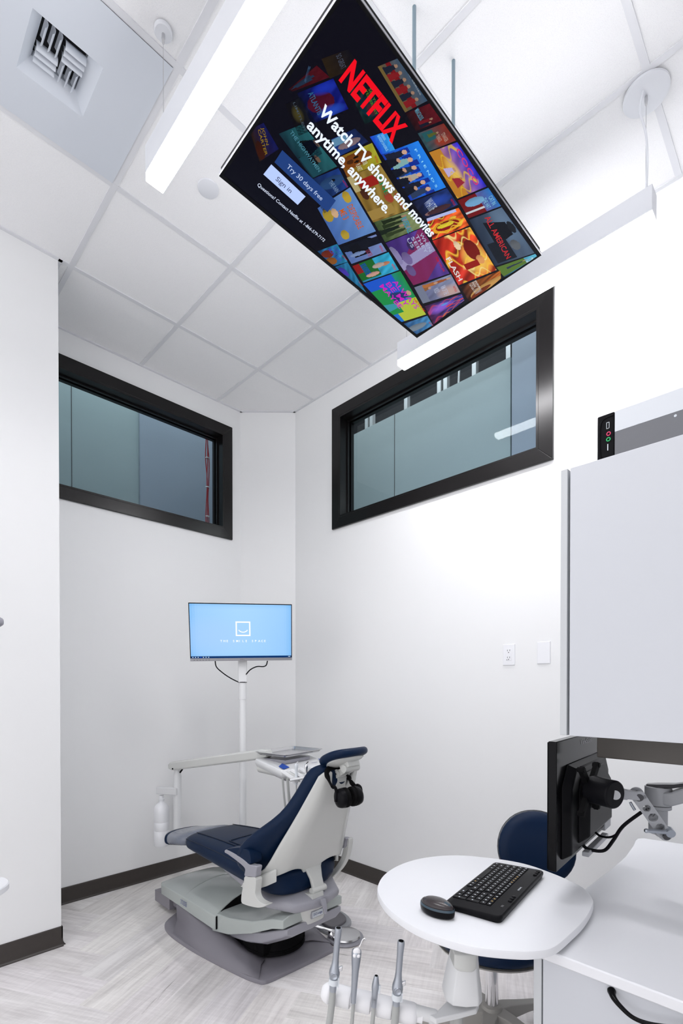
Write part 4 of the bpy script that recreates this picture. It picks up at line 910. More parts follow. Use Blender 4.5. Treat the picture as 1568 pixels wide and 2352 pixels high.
b = B(); b.ob((pp_.x, pp_.y-.09, .105), (.03,.14,.03), (1,0,0)); b.cyl((pp_.x,pp_.y,.0), (pp_.x,pp_.y,.13), .035); mk('pole_foot', b, 'cgrey', mo, bevel=.003)

# ================================================================== FOOT CONTROLS on the floor
fp = thing('foot_pedal', Z(768, 2118, 0), 'grey wedge shaped foot pedal on the floor behind the chair base', 'foot pedal')
outl = [Z(u, v, 0) for u, v in ((724,2128),(730,2104),(757,2094),(786,2100),(806,2118),(800,2133),(770,2150),(745,2146))]; outl = spline(outl, 3, True); cen_ = sum(outl, Vector())/len(outl)
b = B(); b.loft([[cen_+(p-cen_)*k+up3*h for p in outl] for k, h in ((1,.001),(1,.012),(.97,.018))]); mk('pedal_base', b, 'armgrey', fp, smooth=40)
b = B(); b.loft([[cen_+(p-cen_)*k+up3*h for p in outl] for k, h in ((.72,.0185),(.72,.030),(.69,.034))]); mk('tread', b, 'pad', fp, smooth=40, bevel=.002)
b = B(); b.tube([Z(735,2106,.03)+up3*0, Z(744,2090,.02), Z(748,2080,.012), Z(744,2073,.012), Z(728,2072,.03)], .003, n=6); mk('cable', b, 'blackmat', fp)
fc_ = Z(793, 2156, 0)
fc = thing('foot_control', fc_, 'round chrome foot control disc on the floor beside the grey pedal', 'foot control')
b = B(); b.lathe([(0,.001),(.098,.001),(.102,.006),(.098,.014),(0,.014)], fc_, n=48); mk('base_ring', b, 'cgrey', fc)
b = B(); b.lathe([(.082,.0145),(.084,.020),(.080,.028),(.04,.038),(.0,.041)], fc_, n=48); mk('disc', b, 'steel', fc, smooth=40)
b = B(); hb = fc_+Vector((-.062,.045,.02)); b.lathe([(.022,0),(.022,.022),(.016,.032),(0,.034)], hb, n=20); b.tube([hb+up3*.03, hb+Vector((-.06,.055,.055)), hb+Vector((-.15,.14,.10))], .008, n=10); mk('lever', b, 'chrome', fc)

# ================================================================== STOOL
sc = Vector((1.762, .935, 0))
stl = thing('operator_stool', sc, 'navy blue round operator stool with backrest and pale star base behind the round tabletop', 'stool')
b = B(); b.lathe([(.030,.09),(.040,.10),(.042,.135),(.036,.155),(.027,.16)], sc, n=24); mk('hub', b, 'stoolb', stl)
for k in range(5):
    an = math.radians(72*k+200); dv = Vector((math.cos(an), math.sin(an), 0)); sv = Vector((-dv.y, dv.x, 0))
    b = B(); b.loft([[sc+dv*r+sv*(w*x)+up3*(z+h*y) for x, y in ((-1,0),(-.8,1),(.8,1),(1,0))] for r, w, z, h in ((.02,.038,.085,.060),(.08,.030,.085,.052),(.18,.024,.078,.032),(.28,.022,.066,.018),(.305,.018,.060,.014))]); mk('leg', b, 'stoolb', stl, smooth=50, bevel=.003)
    b = B(); e_ = sc+dv*.285; b.cyl(e_+up3*.045, e_+up3*.07, .008)
    for s in (-1, 1): b.cyl(e_+sv*(s*.008)+up3*.027+dv*.008, e_+sv*(s*.024)+up3*.027+dv*.008, .026, n=20)
    mk('caster', b, 'blackmat', stl, smooth=40)
b = B(); b.cyl(sc+up3*.155, sc+up3*.30, .0245, n=28); b.cyl(sc+up3*.30, sc+up3*.40, .018, n=24); mk('gas_column', b, 'chrome', stl)
b = B(); b.lathe([(0,.392),(.19,.392),(.215,.402),(.217,.408),(0,.409)], sc, n=48); mk('seat_plate', b, 'stoolb', stl)
b = B(); b.lathe([(0,.4095),(.205,.410),(.222,.422),(.226,.445),(.215,.468),(.17,.478),(0,.482)], sc, n=48); mk('seat', b, 'navy', stl, smooth=180)
bk = D(1229, 1960, 2.06); bk.z = .72; bn = Vector((-.78, -.50, .12)).normalized(); bs = Vector((0,0,1)).cross(bn).normalized(); bu = bn.cross(bs)
def ovalr(rx, ry, off, bend): return [bk+bs*(rx*math.copysign(abs(math.cos(t))**.97, math.cos(t)))+bu*(ry*math.copysign(abs(math.sin(t))**.97, math.sin(t)))+bn*(off+bend*math.cos(t)**2*(rx/.15)**2) for t in [2*math.pi*i/36 for i in range(36)]]
b = B(); b.loft([ovalr(.005,.005,-.018,0), ovalr(.13,.13,-.018,.02), ovalr(.148,.148,-.006,.025), ovalr(.152,.152,.010,.025), ovalr(.145,.145,.026,.025), ovalr(.11,.11,.040,.022), ovalr(.05,.05,.046,.01), ovalr(.003,.003,.047,0)]); mk('backrest', b, 'navy', stl, smooth=180)
b = B(); b.loft([ovalr(.005,.005,-.032,0), ovalr(.12,.12,-.030,.02), ovalr(.150,.150,-.020,.025), ovalr(.155,.155,-.008,.025), ovalr(.150,.150,-.0185,.025)]); mk('back_shell', b, 'white', stl, smooth=60)
b = B(); b.tube([sc+Vector((.0,.0,.39)), sc+Vector((.14,-.04,.385)), bk-bn*.05-up3*.30, bk-bn*.05-up3*.15, bk-bn*.035], .011, n=12); mk('back_stem', b, 'stoolb', stl)

# ================================================================== LOWER CABINET, COUNTER, DRAWER
CT = .795; XF = 1.135
lc = thing('base_cabinet', (1.65, -.15, 0), 'white laminate drawer cabinet with black bow handle at bottom right', 'cabinet')
b = B().use('lamedge'); b.box((XF, .477, .0), (2.19, .4955, .768)); mk('end_panel', b, None, lc, smooth=0, bevel=.001)
b = B().use('lam'); b.box((XF+.02, -1.0, .09), (2.17, .472, .766)); b.use('slot').box((XF+.06, -1.0, .001), (2.14, .47, .09)); mk('carcass', b, None, lc, smooth=0)
b = B(); b.box((XF, -.42, .46), (XF+.0185, .4735, .765)); dr = mk('drawer', b, 'lam', lc, smooth=0, bevel=.0012)
h0 = [X(u, v, 1.115) for u, v in ((1402,2286),(1425,2306),(1455,2330),(1492,2345),(1530,2350))]
hp_ = [Vector((XF-.001, h0[0].y+.004, h0[0].z)), Vector((1.118, h0[0].y-.004, h0[0].z-.003)), Vector((1.108, h0[1].y, h0[1].z)), Vector((1.104, h0[2].y, h0[2].z)), Vector((1.104, h0[3].y, h0[3].z)), Vector((1.108, h0[4].y-.01, h0[4].z)), Vector((1.118, h0[4].y-.05, h0[4].z+.012)), Vector((XF-.001, h0[4].y-.062, h0[4].z+.016))]
b = B(); P_ = spline(hp_, 6); n_ = len(P_); b.tube(P_, [.0085-.0042*math.sin(math.pi*min(1, max(0, (i/(n_-1)-.05)/.9)))**.5 for i in range(n_)], n=14, smooth=False); mk('handle', b, 'blackgl', dr, smooth=60)
b = B(); b.box((XF, -.42, .12), (XF+.0185, .4735, .456)); mk('drawer', b, 'lam', lc, smooth=0, bevel=.0012)
b = B(); b.box((XF, -.985, .12), (XF+.0185, -.424, .765)); mk('door', b, 'lam', lc, smooth=0, bevel=.0012)
out = [(1.118,-1.0),(1.118,.485),(1.125,.497),(1.14,.503),(1.35,.512),(1.547,.517),(1.74,.512),(1.93,.514),(2.08,.528),(2.16,.540),(2.195,.541),(2.215,.525),(2.225,.47),(2.24,.40),(2.26,0),(2.26,-1.0)]
b = B(); b.prism([(x, y, CT-.0255) for x, y in out], (0, 0, .0255)); mk('countertop', b, 'top', label='long white countertop over the drawer cabinet with rounded back corner', cat='countertop', smooth=30, bevel=.003)
# round tabletop that overlaps the counter
tz = .822
tpx = [(866,2040),(880.7,2009),(918.5,1984.8),(973.7,1969),(1049.4,1963.4),(1135.5,1971),(1204.4,1983),(1266.4,2003.7),(1314.6,2024.4),(1342,2039.9),(1359.4,2060.5),(1361,2077.8),(1342,2112),(1307.7,2146.6),(1273.3,2174),(1238.8,2182.8),(1187,2184.5),(1101,2176.5),(1032,2160),(963.3,2134.6),(911.7,2103.6),(880.7,2074)]
P_ = spline([Z(u, v, tz) for u, v in tpx], 5, True); cen_ = sum(P_, Vector())/len(P_)
tt_ = thing('round_tabletop', (cen_.x, cen_.y, tz-.026), 'rounded white work surface overlapping the counter, holding keyboard and mouse', 'table')
b = B(); b.loft([[p+(p-cen_).normalized()*(-o)+up3*h for p in P_] for o, h in ((.003,-.0205),(.0,-.0180),(0,-.005),(.0015,-.0015),(.005,0))]); mk('tabletop', b, 'top', tt_, smooth=40)
b = B(); b.ob((1.19,.66,tz-.0255), (.04,.05,.004), (1,0,0)); mk('support_bracket', b, 'white', tt_, bevel=.001)

# keyboard
K0, K1, K2, K3 = [Z(u, v, .840) for u, v in ((1137,1973),(1022,2068),(1143,2112),(1250,2003))]
kr = ((K1-K0)+(K2-K3)).normalized(); ku = Vector((kr.y, -kr.x, 0)); ku = ku if ku.dot(K2-K1) > 0 else -ku
kc = (K0+K1+K2+K3)/4; KW, KH = .376, .153
kn = up3; Rk = Matrix((kr, ku, up3)).transposed().to_4x4(); Rk.translation = Vector((kc.x, kc.y, tz+.0005))-kr*KW/2-ku*KH/2
kb = thing('computer_keyboard', (kc.x, kc.y, tz), 'compact black wireless keyboard lying on the round white tabletop', 'keyboard')
b = B()
def krr(i, z, r=.014):
    out = []
    for (cx_, cy_, a) in ((KW-i-r, KH-i-r, 0),(i+r, KH-i-r, 90),(i+r, i+r, 180),(KW-i-r, i+r, 270)):
        for k in range(6):
            t_ = math.radians(a+18*k); x_, y_ = cx_+r*math.cos(t_), cy_+r*math.sin(t_); out.append(Rk @ Vector((x_, y_, z+.006*(y_/KH) if z > .004 else z)))
    return out
b.loft([krr(.004,0), krr(0,.005), krr(0,.010), krr(.0015,.0125), krr(.004,.0135)]); mk('case', b, 'black', kb, smooth=40)
zk = lambda y: .0136+.006*y/KH
def key(x, y, w, h, mark=True, mm=None):
    b = B().use('black'); z0 = zk(y); 
    lo = [(x,y),(x+w,y),(x+w,y+h),(x,y+h)]; i = .0012
    b.loft([[Rk @ Vector((a, c, z0-.0005)) for a, c in lo], [Rk @ Vector((a, c, z0+.0018)) for a, c in lo], [Rk @ Vector((min(max(a, x+i), x+w-i), min(max(c, y+i), y+h-i), z0+.0028)) for a, c in lo]])
    if mark:
        b.use(mm or 'lightink'); mx_, my_ = x+w*.5-.0022, y+h*.38; s_ = .0042 if w < .02 else .006
        b.quadpts([Rk @ Vector((a, c, z0+.00305)) for a, c in ((mx_,my_),(mx_+s_,my_),(mx_+s_,my_+.0038),(mx_,my_+.0038))])
    mk('key', b, None, kb, smooth=0, recalc=False)
p_ = .0174; g_ = .0022; ky = .0075; rowh = .0182; x0 = .014
rows = [ # bottom to top: widths in key units
 ([1.25,1.25,1.25,5.0,1.25,1.0,1.0,1.0], ky), ([2.25]+[1]*10+[1.75], ky+rowh), ([1.75]+[1]*11+[1.25], ky+2*rowh), ([1.5]+[1]*12+[.5], ky+3*rowh), ([1]*13+[1.0], ky+4*rowh)]
for ri, (ws, y) in enumerate(rows):
    x_ = x0
    for k, w in enumerate(ws):
        if w == .5: break
        key(x_, y, w*p_-g_, rowh-g_, mark=(w < 4), mm='yellow' if (ri == 0 and k == 5) else None); x_ += w*p_
for k in range(15): key(x0+k*p_*.935, ky+5*rowh, p_*.935-g_, .0115, mm='yellow' if k in (5,6,7,8) else None)
nx0 = x0+14.25*p_
for (i, j, w, h) in [(0,0,2,1),(2,0,1,1),(3,0,1,2),(0,1,1,1),(1,1,1,1),(2,1,1,1),(0,2,1,1),(1,2,1,1),(2,2,1,1),(0,3,1,1),(1,3,1,1),(2,3,1,1),(3,2,1,2),(0,4,1,1),(1,4,1,1),(2,4,1,1),(3,4,1,1)]:
    key(nx0+i*p_, ky+j*rowh, w*p_-g_, h*rowh-g_)
for k in range(4): key(nx0+k*p_, ky+5*rowh, p_-g_, .0115, mm='yellow' if k in (1,2) else None)
for xx_ in (.025,.040,.055,.245,.260,.275):
    b = B(); c_ = Rk @ Vector((xx_, .141, zk(.141)-.001)); b.lathe([(.0055,0),(.0055,.003),(.004,.0042),(0,.0045)], c_, n=14); mk('media_button', b, 'black', kb)
b = B(); put_text(b, 'logitech', Rk @ Vector((.168,.134,zk(.136)+.0004)), kr, ku, w=.026, h=.0055, bold=.02); mk('lettering', b, 'lightink', kb, smooth=0, recalc=False)
b = B(); c_ = Rk @ Vector((.315,.135,zk(.137)+.0002)); b.ob(c_, (.006,.003,.0006), kr); mk('power_switch', b, 'slot', kb)
# mouse
mc = Z(1004, 2088, tz+.012); ma = (Z(1042, 2104, tz+.012)-Z(968, 2074, tz+.012)); ma.z = 0; ma.normalize(); ms_ = Vector((-ma.y, ma.x, 0))
mu = thing('computer_mouse', (mc.x, mc.y, tz), 'small dark wireless mouse with blue side trim, beside the keyboard', 'mouse')
def mring(k, z, zz=0): return [Vector((mc.x, mc.y, tz))+ma*(.050*k*math.cos(t))+ms_*(.030*k*(1-.10*math.cos(t)**2-.05*math.cos(t))*math.sin(t))+up3*z for t in [2*math.pi*i/32 for i in range(32)]]
b = B(); b.loft([mring(.86,.001), mring(.97,.006), mring(1,.014), mring(.99,.019)]); mk('underbody', b, 'blackgl', mu, smooth=60)
b = B(); b.loft([mring(.99,.0185), mring(.975,.0225), mring(.95,.0245)], cap=False); mk('side_trim', b, 'mblue', mu, smooth=60)
b = B(); b.loft([mring(.95,.0243), mring(.85,.030), mring(.65,.035), mring(.35,.0375), mring(.02,.038)]); mk('shell', b, 'mtop', mu, smooth=180)
wc = Vector((mc.x, mc.y, tz+.0325))+ma*.028; b = B(); b.ellip(wc, (.012,.0045,.006), e1=ma); mk('scroll_wheel', b, 'mblue', mu, smooth=180)
b = B(); put_text(b, 'logitech', Vector((mc.x, mc.y, tz+.0345))-ma*.033-ms_*.007, ms_, ma, w=.014, h=.004); mk('lettering', b, 'lightink', mu, smooth=0, recalc=False)

# ================================================================== UPPER CABINET and desktop computer
XU = 1.28; ZB, ZT = 1.272, 1.945
uc = thing('wall_cabinet', (1.45, -.2, ZB), 'tall plain white cupboard hanging at the right edge above the counter', 'cabinet')
b = B(); b.box((XU, .476, ZB), (1.64, .4925, ZT)); mk('end_panel', b, 'lamedge', uc, smooth=0, bevel=.001)
b = B(); b.box((XU+.022, -1.0, ZB+.001), (1.64, .4755, ZT-.001)); mk('carcass', b, 'lam', uc, smooth=0)
b = B(); b.box((XU, -.15, ZB), (XU+.019, .4695, ZT-.001)); mk('door', b, 'lam', uc, smooth=0, bevel=.0012)
b = B(); b.box((XU, -.98, ZB), (XU+.019, -.153, ZT-.001)); mk('door', b, 'lam', uc, smooth=0, bevel=.0012)
b = B(); b.box((1.50, -1.0, 1.194), (1.53, .474, ZB-.001)); mk('rear_rail', b, 'rail', uc, smooth=0, bevel=.003)
pc = thing('desktop_computer', (1.5, .24, ZT), 'black desktop computer with silver front lying on top of the white cupboard', 'computer')
xp = 1.36; yl = .4332; zt_ = 2.089
b = B(); b.box((xp+.004, .06, ZT), (xp+.27, yl, zt_)); mk('case', b, 'black', pc, bevel=.006)
b = B(); b.box((xp, .392, ZT+.001), (xp+.006, yl-.001, zt_-.001)); mk('port_panel', b, 'black', pc, bevel=.004)
b = B(); b.tube([(xp-.0005, .394, zt_-.010), (xp-.0005, .414, zt_-.012), (xp-.0005, .4235, zt_-.024), (xp-.0005, .425, zt_-.06), (xp-.0005, .4235, ZT+.04), (xp-.0005, .414, ZT+.012)], .0018, n=8); mk('port_recess', b, 'blackgl', pc)
b = B(); b.box((xp-.001, .062, zt_-.054), (xp+.005, .3905, zt_-.003)); mk('upper_front', b, 'mirror', pc, smooth=0)
b = B(); b.box((xp-.001, .062, ZT+.002), (xp+.005, .3905, zt_-.0545)); mk('lower_front', b, 'pcgrey', pc, smooth=0)
b = B().use('lightink'); 
for (y0_, y1_, z0_, z1_) in ((.4030,.4100,2.0490,2.0500),(.4030,.4100,2.0640,2.0650),(.4030,.4040,2.0490,2.0650),(.4090,.4100,2.0490,2.0650)): b.box((xp-.0016, y0_, z0_), (xp-.0004, y1_, z1_))
b.use('lightink').box((xp-.0016,.4055,1.994),(xp-.0004,.4075,2.010)); mk('usb_port', b, None, pc, smooth=0)
def torus(c_, r, rr_, name, m_, par):
    b = B(); b.tube([(c_[0], c_[1]+r*math.cos(t), c_[2]+r*math.sin(t)) for t in [k*math.pi/10 for k in range(21)]], rr_, n=8, smooth=False); mk(name, b, m_, par)
torus((xp-.001, .4048, 2.0355), .0042, .0012, 'audio_jack', 'pink', pc); torus((xp-.001, .4052, 2.0215), .0042, .0012, 'audio_jack', 'green', pc)
b = B(); b.cyl((xp-.0015,.262,2.026), (xp-.0005,.262,2.026), .003, n=12); b.box((xp-.0015,.335,2.036),(xp-.0005,.342,2.0375)); mk('power_button', b, 'lightink', pc)

# ================================================================== MONITOR SEEN FROM BEHIND, with its arm
mdir = Vector((.9967, .0813, 0)).normalized(); mnb = Vector((mdir.y, -mdir.x, 0)) # towards the camera side (back)
m0 = Vector((1.312, .523, .905)); mw2, mh2 = .548, .345
Rb = Matrix((mdir, mnb, up3)).transposed().to_4x4(); Rb.translation = m0
mb = thing('back_facing_monitor', m0+mdir*mw2/2, 'black monitor seen from behind on a grey arm over the round tabletop', 'monitor')
def rbx(b, lo, hi): b.box(lo, hi, Rb)
b = B(); rbx(b, (0,-.012,0), (mw2,.010,mh2)); mk('screen_frame', b, 'blackgl', mb, bevel=.002)
b = B(); rbx(b, (.002,-.0145,.003), (mw2-.002,-.0125,mh2-.003)); mk('display_glass', b, 'blackmat', mb, smooth=0)
b = B(); fr = [(.04,.02),(.508,.02),(.508,.22),(.46,.275),(.09,.275),(.04,.22)]
b.loft([[Rb @ Vector((x, .010, z)) for x, z in fr], [Rb @ Vector((mw2/2+(x-mw2/2)*.90, .032, .145+(z-.145)*.90)) for x, z in fr]])
b.loft([[Rb @ Vector((x, .032, z)) for x, z in ((.12,.05),(.43,.05),(.43,.20),(.40,.245),(.15,.245),(.12,.20))], [Rb @ Vector((x, .058, z)) for x, z in ((.14,.07),(.41,.07),(.41,.18),(.39,.20),(.16,.20),(.14,.18))]])
mk('rear_shell', b, 'monback', mb, smooth=30, bevel=.004)
b = B(); put_text(b, 'ViewSonic', Rb @ Vector((.2255,.0112,.316)), mdir, up3, w=.125, h=.017); mk('lettering', b, 'armgrey', mb, smooth=0, recalc=False)
for v in b.bm.verts if False else []: pass
b = B(); rbx(b, (.42,.010,.02), (.50,.036,.12)); rbx(b, (.16,.032,.006), (.40,.050,.020)); mk('port_strip', b, 'armgrey', mb, bevel=.002)
vc = Rb @ Vector((mw2/2-.02, .058, .20)); vc = Vector((1.545, vc.y, 1.105)); ym = m0.y-.045
# arm
ar = thing('monitor_arm', (1.60, .33, 1.0), 'grey articulated monitor arm with perforated link hanging under the white cupboard', 'monitor arm')
dcy = Y(1388, 1820, .425); d0_ = Vector((dcy.x+.012, .462, dcy.z+.002)); d1_ = Vector((dcy.x-.014, .395, dcy.z))
b = B(); b.cyl(d0_, d1_, .037, n=36); mk('pivot_drum', b, 'black', ar, smooth=40, bevel=.004)
b = B(); pc_ = Vector((d0_.x, .463, d0_.z))
for sx_, sz_ in ((1,1),(-1,1),(1,-1),(-1,-1)): b.ob(pc_+Vector((sx_*.035,.004,sz_*.035)), (.036,.006,.009), (sx_,0,sz_), e3=(-sz_*sx_*0+(-sz_), 0, sx_)); b.cyl(pc_+Vector((sx_*.058,-.004,sz_*.058)), pc_+Vector((sx_*.058,.014,sz_*.058)), .007, n=12)
mk('mounting_plate', b, 'blackmat', ar)
j0 = D(1412, 1821, 1.33); j1 = D(1464, 1827, 1.335); j2 = D(1525, 1914, 1.345); 
bd_ = (j1-j0).normalized()
b = B(); b.lathe([(.012,-.004),(.010,.004),(.006,.012),(.007,.03),(.010,.032),(.010,.045)], d1_, axis=(j0-d1_), n=20); mk('ball_joint', b, 'armgrey', ar, smooth=40)
vv = bd_.cross(up3).normalized()
b = B(); b.ob(j0*.45+j1*.55, (.028,.013,.012), bd_); b.ob(j0*.8+j1*.2+up3*.012, (.016,.012,.0025), bd_); b.ob(j0*.8+j1*.2-up3*.012, (.016,.012,.0025), bd_); mk('clevis', b, 'armgrey', ar, bevel=.002)
# perforated link: a plate with holes cut by construction (two side rails, bridges and end bosses)
ld = (j2-j1).normalized(); view = (C0-j1).normalized(); ln = (view-ld*view.dot(ld)).normalized(); lu = ln.cross(ld); L_ = (j2-j1).length
def platehole(name, off):
    b = B(); hs = .0165; n_ = 60; top = []; 
    # ring strips around each hole
    holes = [(.28,.0100),(.52,.0122),(.78,.0115)]
    segs = []
    def edge(t):  # half width of link
        return hs*1.0 if t > .1 else hs*1.02
    xs = [i/n_ for i in range(n_+1)]
    def inner(x):
        for c_, r in holes:
            dx = (x-c_)*L_
            if abs(dx) < r: return math.sqrt(r*r-dx*dx)
        return 0
    for s in (-1, 1):
        ra = []
        for x in xs:
            c_ = j1+ld*(x*L_)+ln*off; i_, o_ = inner(x), edge(x)
            ra.append([c_+lu*(s*i_)-ln*.003, c_+lu*(s*o_)-ln*.003, c_+lu*(s*o_)+ln*.003, c_+lu*(s*i_)+ln*.003])
        b.loft(ra)
    b.cyl(j1-ln*.003+ln*off, j1+ln*.003+ln*off, .0175, n=28); b.cyl(j2-ln*.003+ln*off, j2+ln*.003+ln*off, .0150, n=28)
    mk(name, b, 'armgrey', ar, smooth=30)
platehole('link_plate', .010); platehole('link_plate', -.012)
b = B(); b.cyl(j1-ln*.016, j1+ln*.0145, .0105, n=20); b.cyl(j2-ln*.018, j2+ln*.02, .009, n=20); b.cyl(j1+ld*.055*1-ln*.012, j1+ld*.055+ln*.012, .006); mk('pivot_bolt', b, 'armlid', ar)
h1_, h2_ = D(1484, 1908, 1.325), D(1538, 1912, 1.325)
b = B(); b.cyl(h1_, h2_, .0052, .0062, n=16); b.ellip(h1_, (.0062,.0062,.0062)); b.cyl(h2_-ln*.012, h2_+ln*.008, .0115, n=20); mk('tension_lever', b, 'satin', ar)
b = B(); b.tube([D(1447,1843,1.34), D(1452,1852,1.34), D(1457,1860,1.34)], .004, n=8); mk('lock_screw', b, 'satin', ar)
jc = D(1511, 1830, 1.42)
b = B(); b.cyl(jc+up3*.030, jc-up3*.022, .034, n=36); b.cyl(jc-up3*.0235, jc-up3*.034, .0335, n=36); b.cyl(jc-up3*.034, jc-up3*.105, .024, n=28); mk('swivel_joint', b, 'armgrey', ar, smooth=40, bevel=.0015)
b = B(); b.tube([jc-up3*.10, (jc-up3*.10+j2)/2-up3*.004, j2], .012, n=12); mk('lower_knuckle', b, 'armgrey', ar)
je = D(1600, 1795, 1.36); jm = D(1555, 1812, 1.40)
b = B(); dj = (je-jc); dj.z = 0; dj.normalize(); sj = Vector((dj.y,-dj.x,0))
b.loft([[c_+sj*(w_*x)+up3*(h_*z+zo) for x, z in ((-1,-1),(1,-1),(1,1),(-1,1))] for c_, w_, h_, zo in ((jc-dj*.01,.030,.018,0),(jc+dj*.035,.030,.020,.002),(jc+dj*.075,.026,.022,.022),(jc+dj*.12,.026,.022,.034),(jc+dj*.19,.026,.022,.036))]); mk('upper_arm', b, 'armgrey', ar, smooth=30, bevel=.005)
b = B(); b.loft([[c_+sj*(w_*x)+up3*(h_*z+zo) for x, z in ((-1,-1),(1,-1),(.7,1),(-.7,1))] for c_, w_, h_, zo in ((jc-dj*.028,.016,.002,.0325),(jc+dj*.0,.027,.004,.034),(jc+dj*.04,.024,.005,.038),(jc+dj*.08,.022,.004,.050),(jc+dj*.13,.020,.003,.060))]); mk('arm_lid', b, 'armlid', ar, smooth=40)
cp = jc+dj*.17; b = B(); b.cyl(cp+up3*.056, (cp.x, cp.y, 1.1935), .013, n=20); b.cyl((cp.x, cp.y, 1.165), (cp.x, cp.y, 1.1935), .022, n=24); mk('hanger', b, 'armgrey', ar)
b = B(); q1_ = Rb @ Vector((.36,.045,.018)); q2_ = Rb @ Vector((.22,.045,.012)); e_ = D(1474, 1866, 1.345)
b.tube([D(1359,1896,1.50), D(1364,1908,1.49), D(1378,1920,1.46), D(1400,1923,1.43), D(1418,1914,1.40), D(1440,1890,1.37), e_], .0033, n=8)
b.tube([D(1336,1935,1.44), D(1343,1946,1.43), D(1360,1953,1.42), D(1388,1953,1.41), D(1408,1930,1.39), D(1430,1898,1.37), e_+Vector((.002,.002,0))], .0048, n=8); mk('cable', b, 'black', ar)

# ================================================================== ASSISTANT ARM and suction tools in the foreground
aa = thing('assistant_arm', (1.19, .56, .42), 'white tool holder arm with soft white rests in the foreground below the round tabletop', 'tool holder')
b = B()
def hr(v0, u0, u1, d_, bulge): 
    l_, r_ = D(u0, v0, d_), D(u1, v0+2, d_); ex_ = (r_-l_); n_ = ex_.normalized().cross(up3); n_ = n_ if n_.dot(C0-l_) > 0 else -n_; w = ex_.length
    return [l_, l_+ex_*.15+n_*bulge*.8, l_+ex_*.5+n_*bulge, l_+ex_*.85+n_*bulge*.8, r_, r_-n_*.05, l_-n_*.05]
b.loft([hr(2172,1049,1096,1.30,.012), hr(2195,1044,1098,1.30,.016), hr(2235,1034,1101,1.29,.020), hr(2275,1026,1106,1.28,.024), hr(2288,1023,1107,1.28,.026), hr(2300,1024,1107,1.28,.024)]); mk('cover', b, 'white', aa, smooth=45, bevel=.003)
b = B(); b.loft([[p for p in hr(v0, u0, u1, d_, .006)] for v0, u0, u1, d_ in ((2188,1046,1092,1.281),(2192,1043,1095,1.277),(2222,1042,1094,1.268),(2229,1050,1088,1.270))]); mk('cap', b, 'cham', aa, smooth=50, bevel=.003)
b = B(); P_ = [D(u, v, d_) for u, v, d_ in ((983,2330,1.26),(1005,2320,1.30),(1028,2292,1.36),(1060,2290,1.38),(1100,2302,1.34),(1092,2322,1.26),(1050,2332,1.22),(1000,2342,1.22))]
P_ = [Z(u, v, .563) for u, v in ((983,2330),(1005,2320),(1028,2296),(1060,2292),(1100,2304),(1094,2318),(1050,2330),(1000,2341))]; b.prism([p-up3*.014 for p in P_], (0,0,.014)); mk('shelf_plate', b, 'white', aa, smooth=40, bevel=.003)
b = B(); k0, k1 = D(962, 2325, 1.262), D(995, 2334, 1.262); b.cyl(k0-(k1-k0)*.3, k1, .0165, n=28); b.ellip(k1, (.0165,.0165,.0165)); b.cyl(k1-up3*.02, (k1.x, k1.y, .5635), .012, n=20); mk('knuckle', b, 'white', aa, smooth=60)
b = B(); sl_ = Z(1048, 2322, .548); b.cyl(sl_, sl_-up3*.16, .017, n=20); mk('hose_sleeve', b, 'hose', aa)
r0, r1 = D(738, 2276, 1.32), D(962, 2332, 1.262)
ra_ = (r1-r0).normalized()
for (ta, tb, e0_, e1_) in ((0,.105,1,0),(.155,.31,0,0),(.36,.52,0,0),(.575,.735,0,0),(.80,1.0,0,1)):
    p0_, p1_ = r0+(r1-r0)*ta, r0+(r1-r0)*tb; b = B(); L2 = (p1_-p0_).length; R3 = .0265
    prof = ([(0.001,0),(R3*.55,.002),(R3*.85,.010),(R3,.020)] if e0_ else [(R3*.93,0),(R3,.004)])+([(R3,L2-.016),(R3*.85,L2-.007),(R3*.5,L2-.001),(.001,L2)] if e1_ else [(R3,L2-.004),(R3*.93,L2)])
    b.lathe(prof, p0_, axis=ra_, n=36); mk('rest', b, 'whiteA', aa, smooth=50)
b = B(); b.cyl(r0+ra_*.01, r1+ra_*.01, .017, n=24); mk('rail', b, 'whiteA', aa)
def tool(topp, botp, profile, mat_, label, hose_r, parts=()):
    """profile: list of (fraction from bottom, radius)"""
    ax_ = (topp-botp); L_ = ax_.length; ax_.normalize()
    t = thing('suction_tool', botp, label, 'dental tool', 'dental tools in the foreground holder')
    b = B(); b.lathe([(r, L_*f) for f, r in profile], botp, axis=ax_, n=28); b.use('slot').cyl(topp, topp+ax_*.0006, profile[-1][1]*.75, n=20) if profile[-1][1] > .004 else None
    mk('body', b, None if b.mats else mat_, t, smooth=60) if False else None
    return t, b, ax_, L_
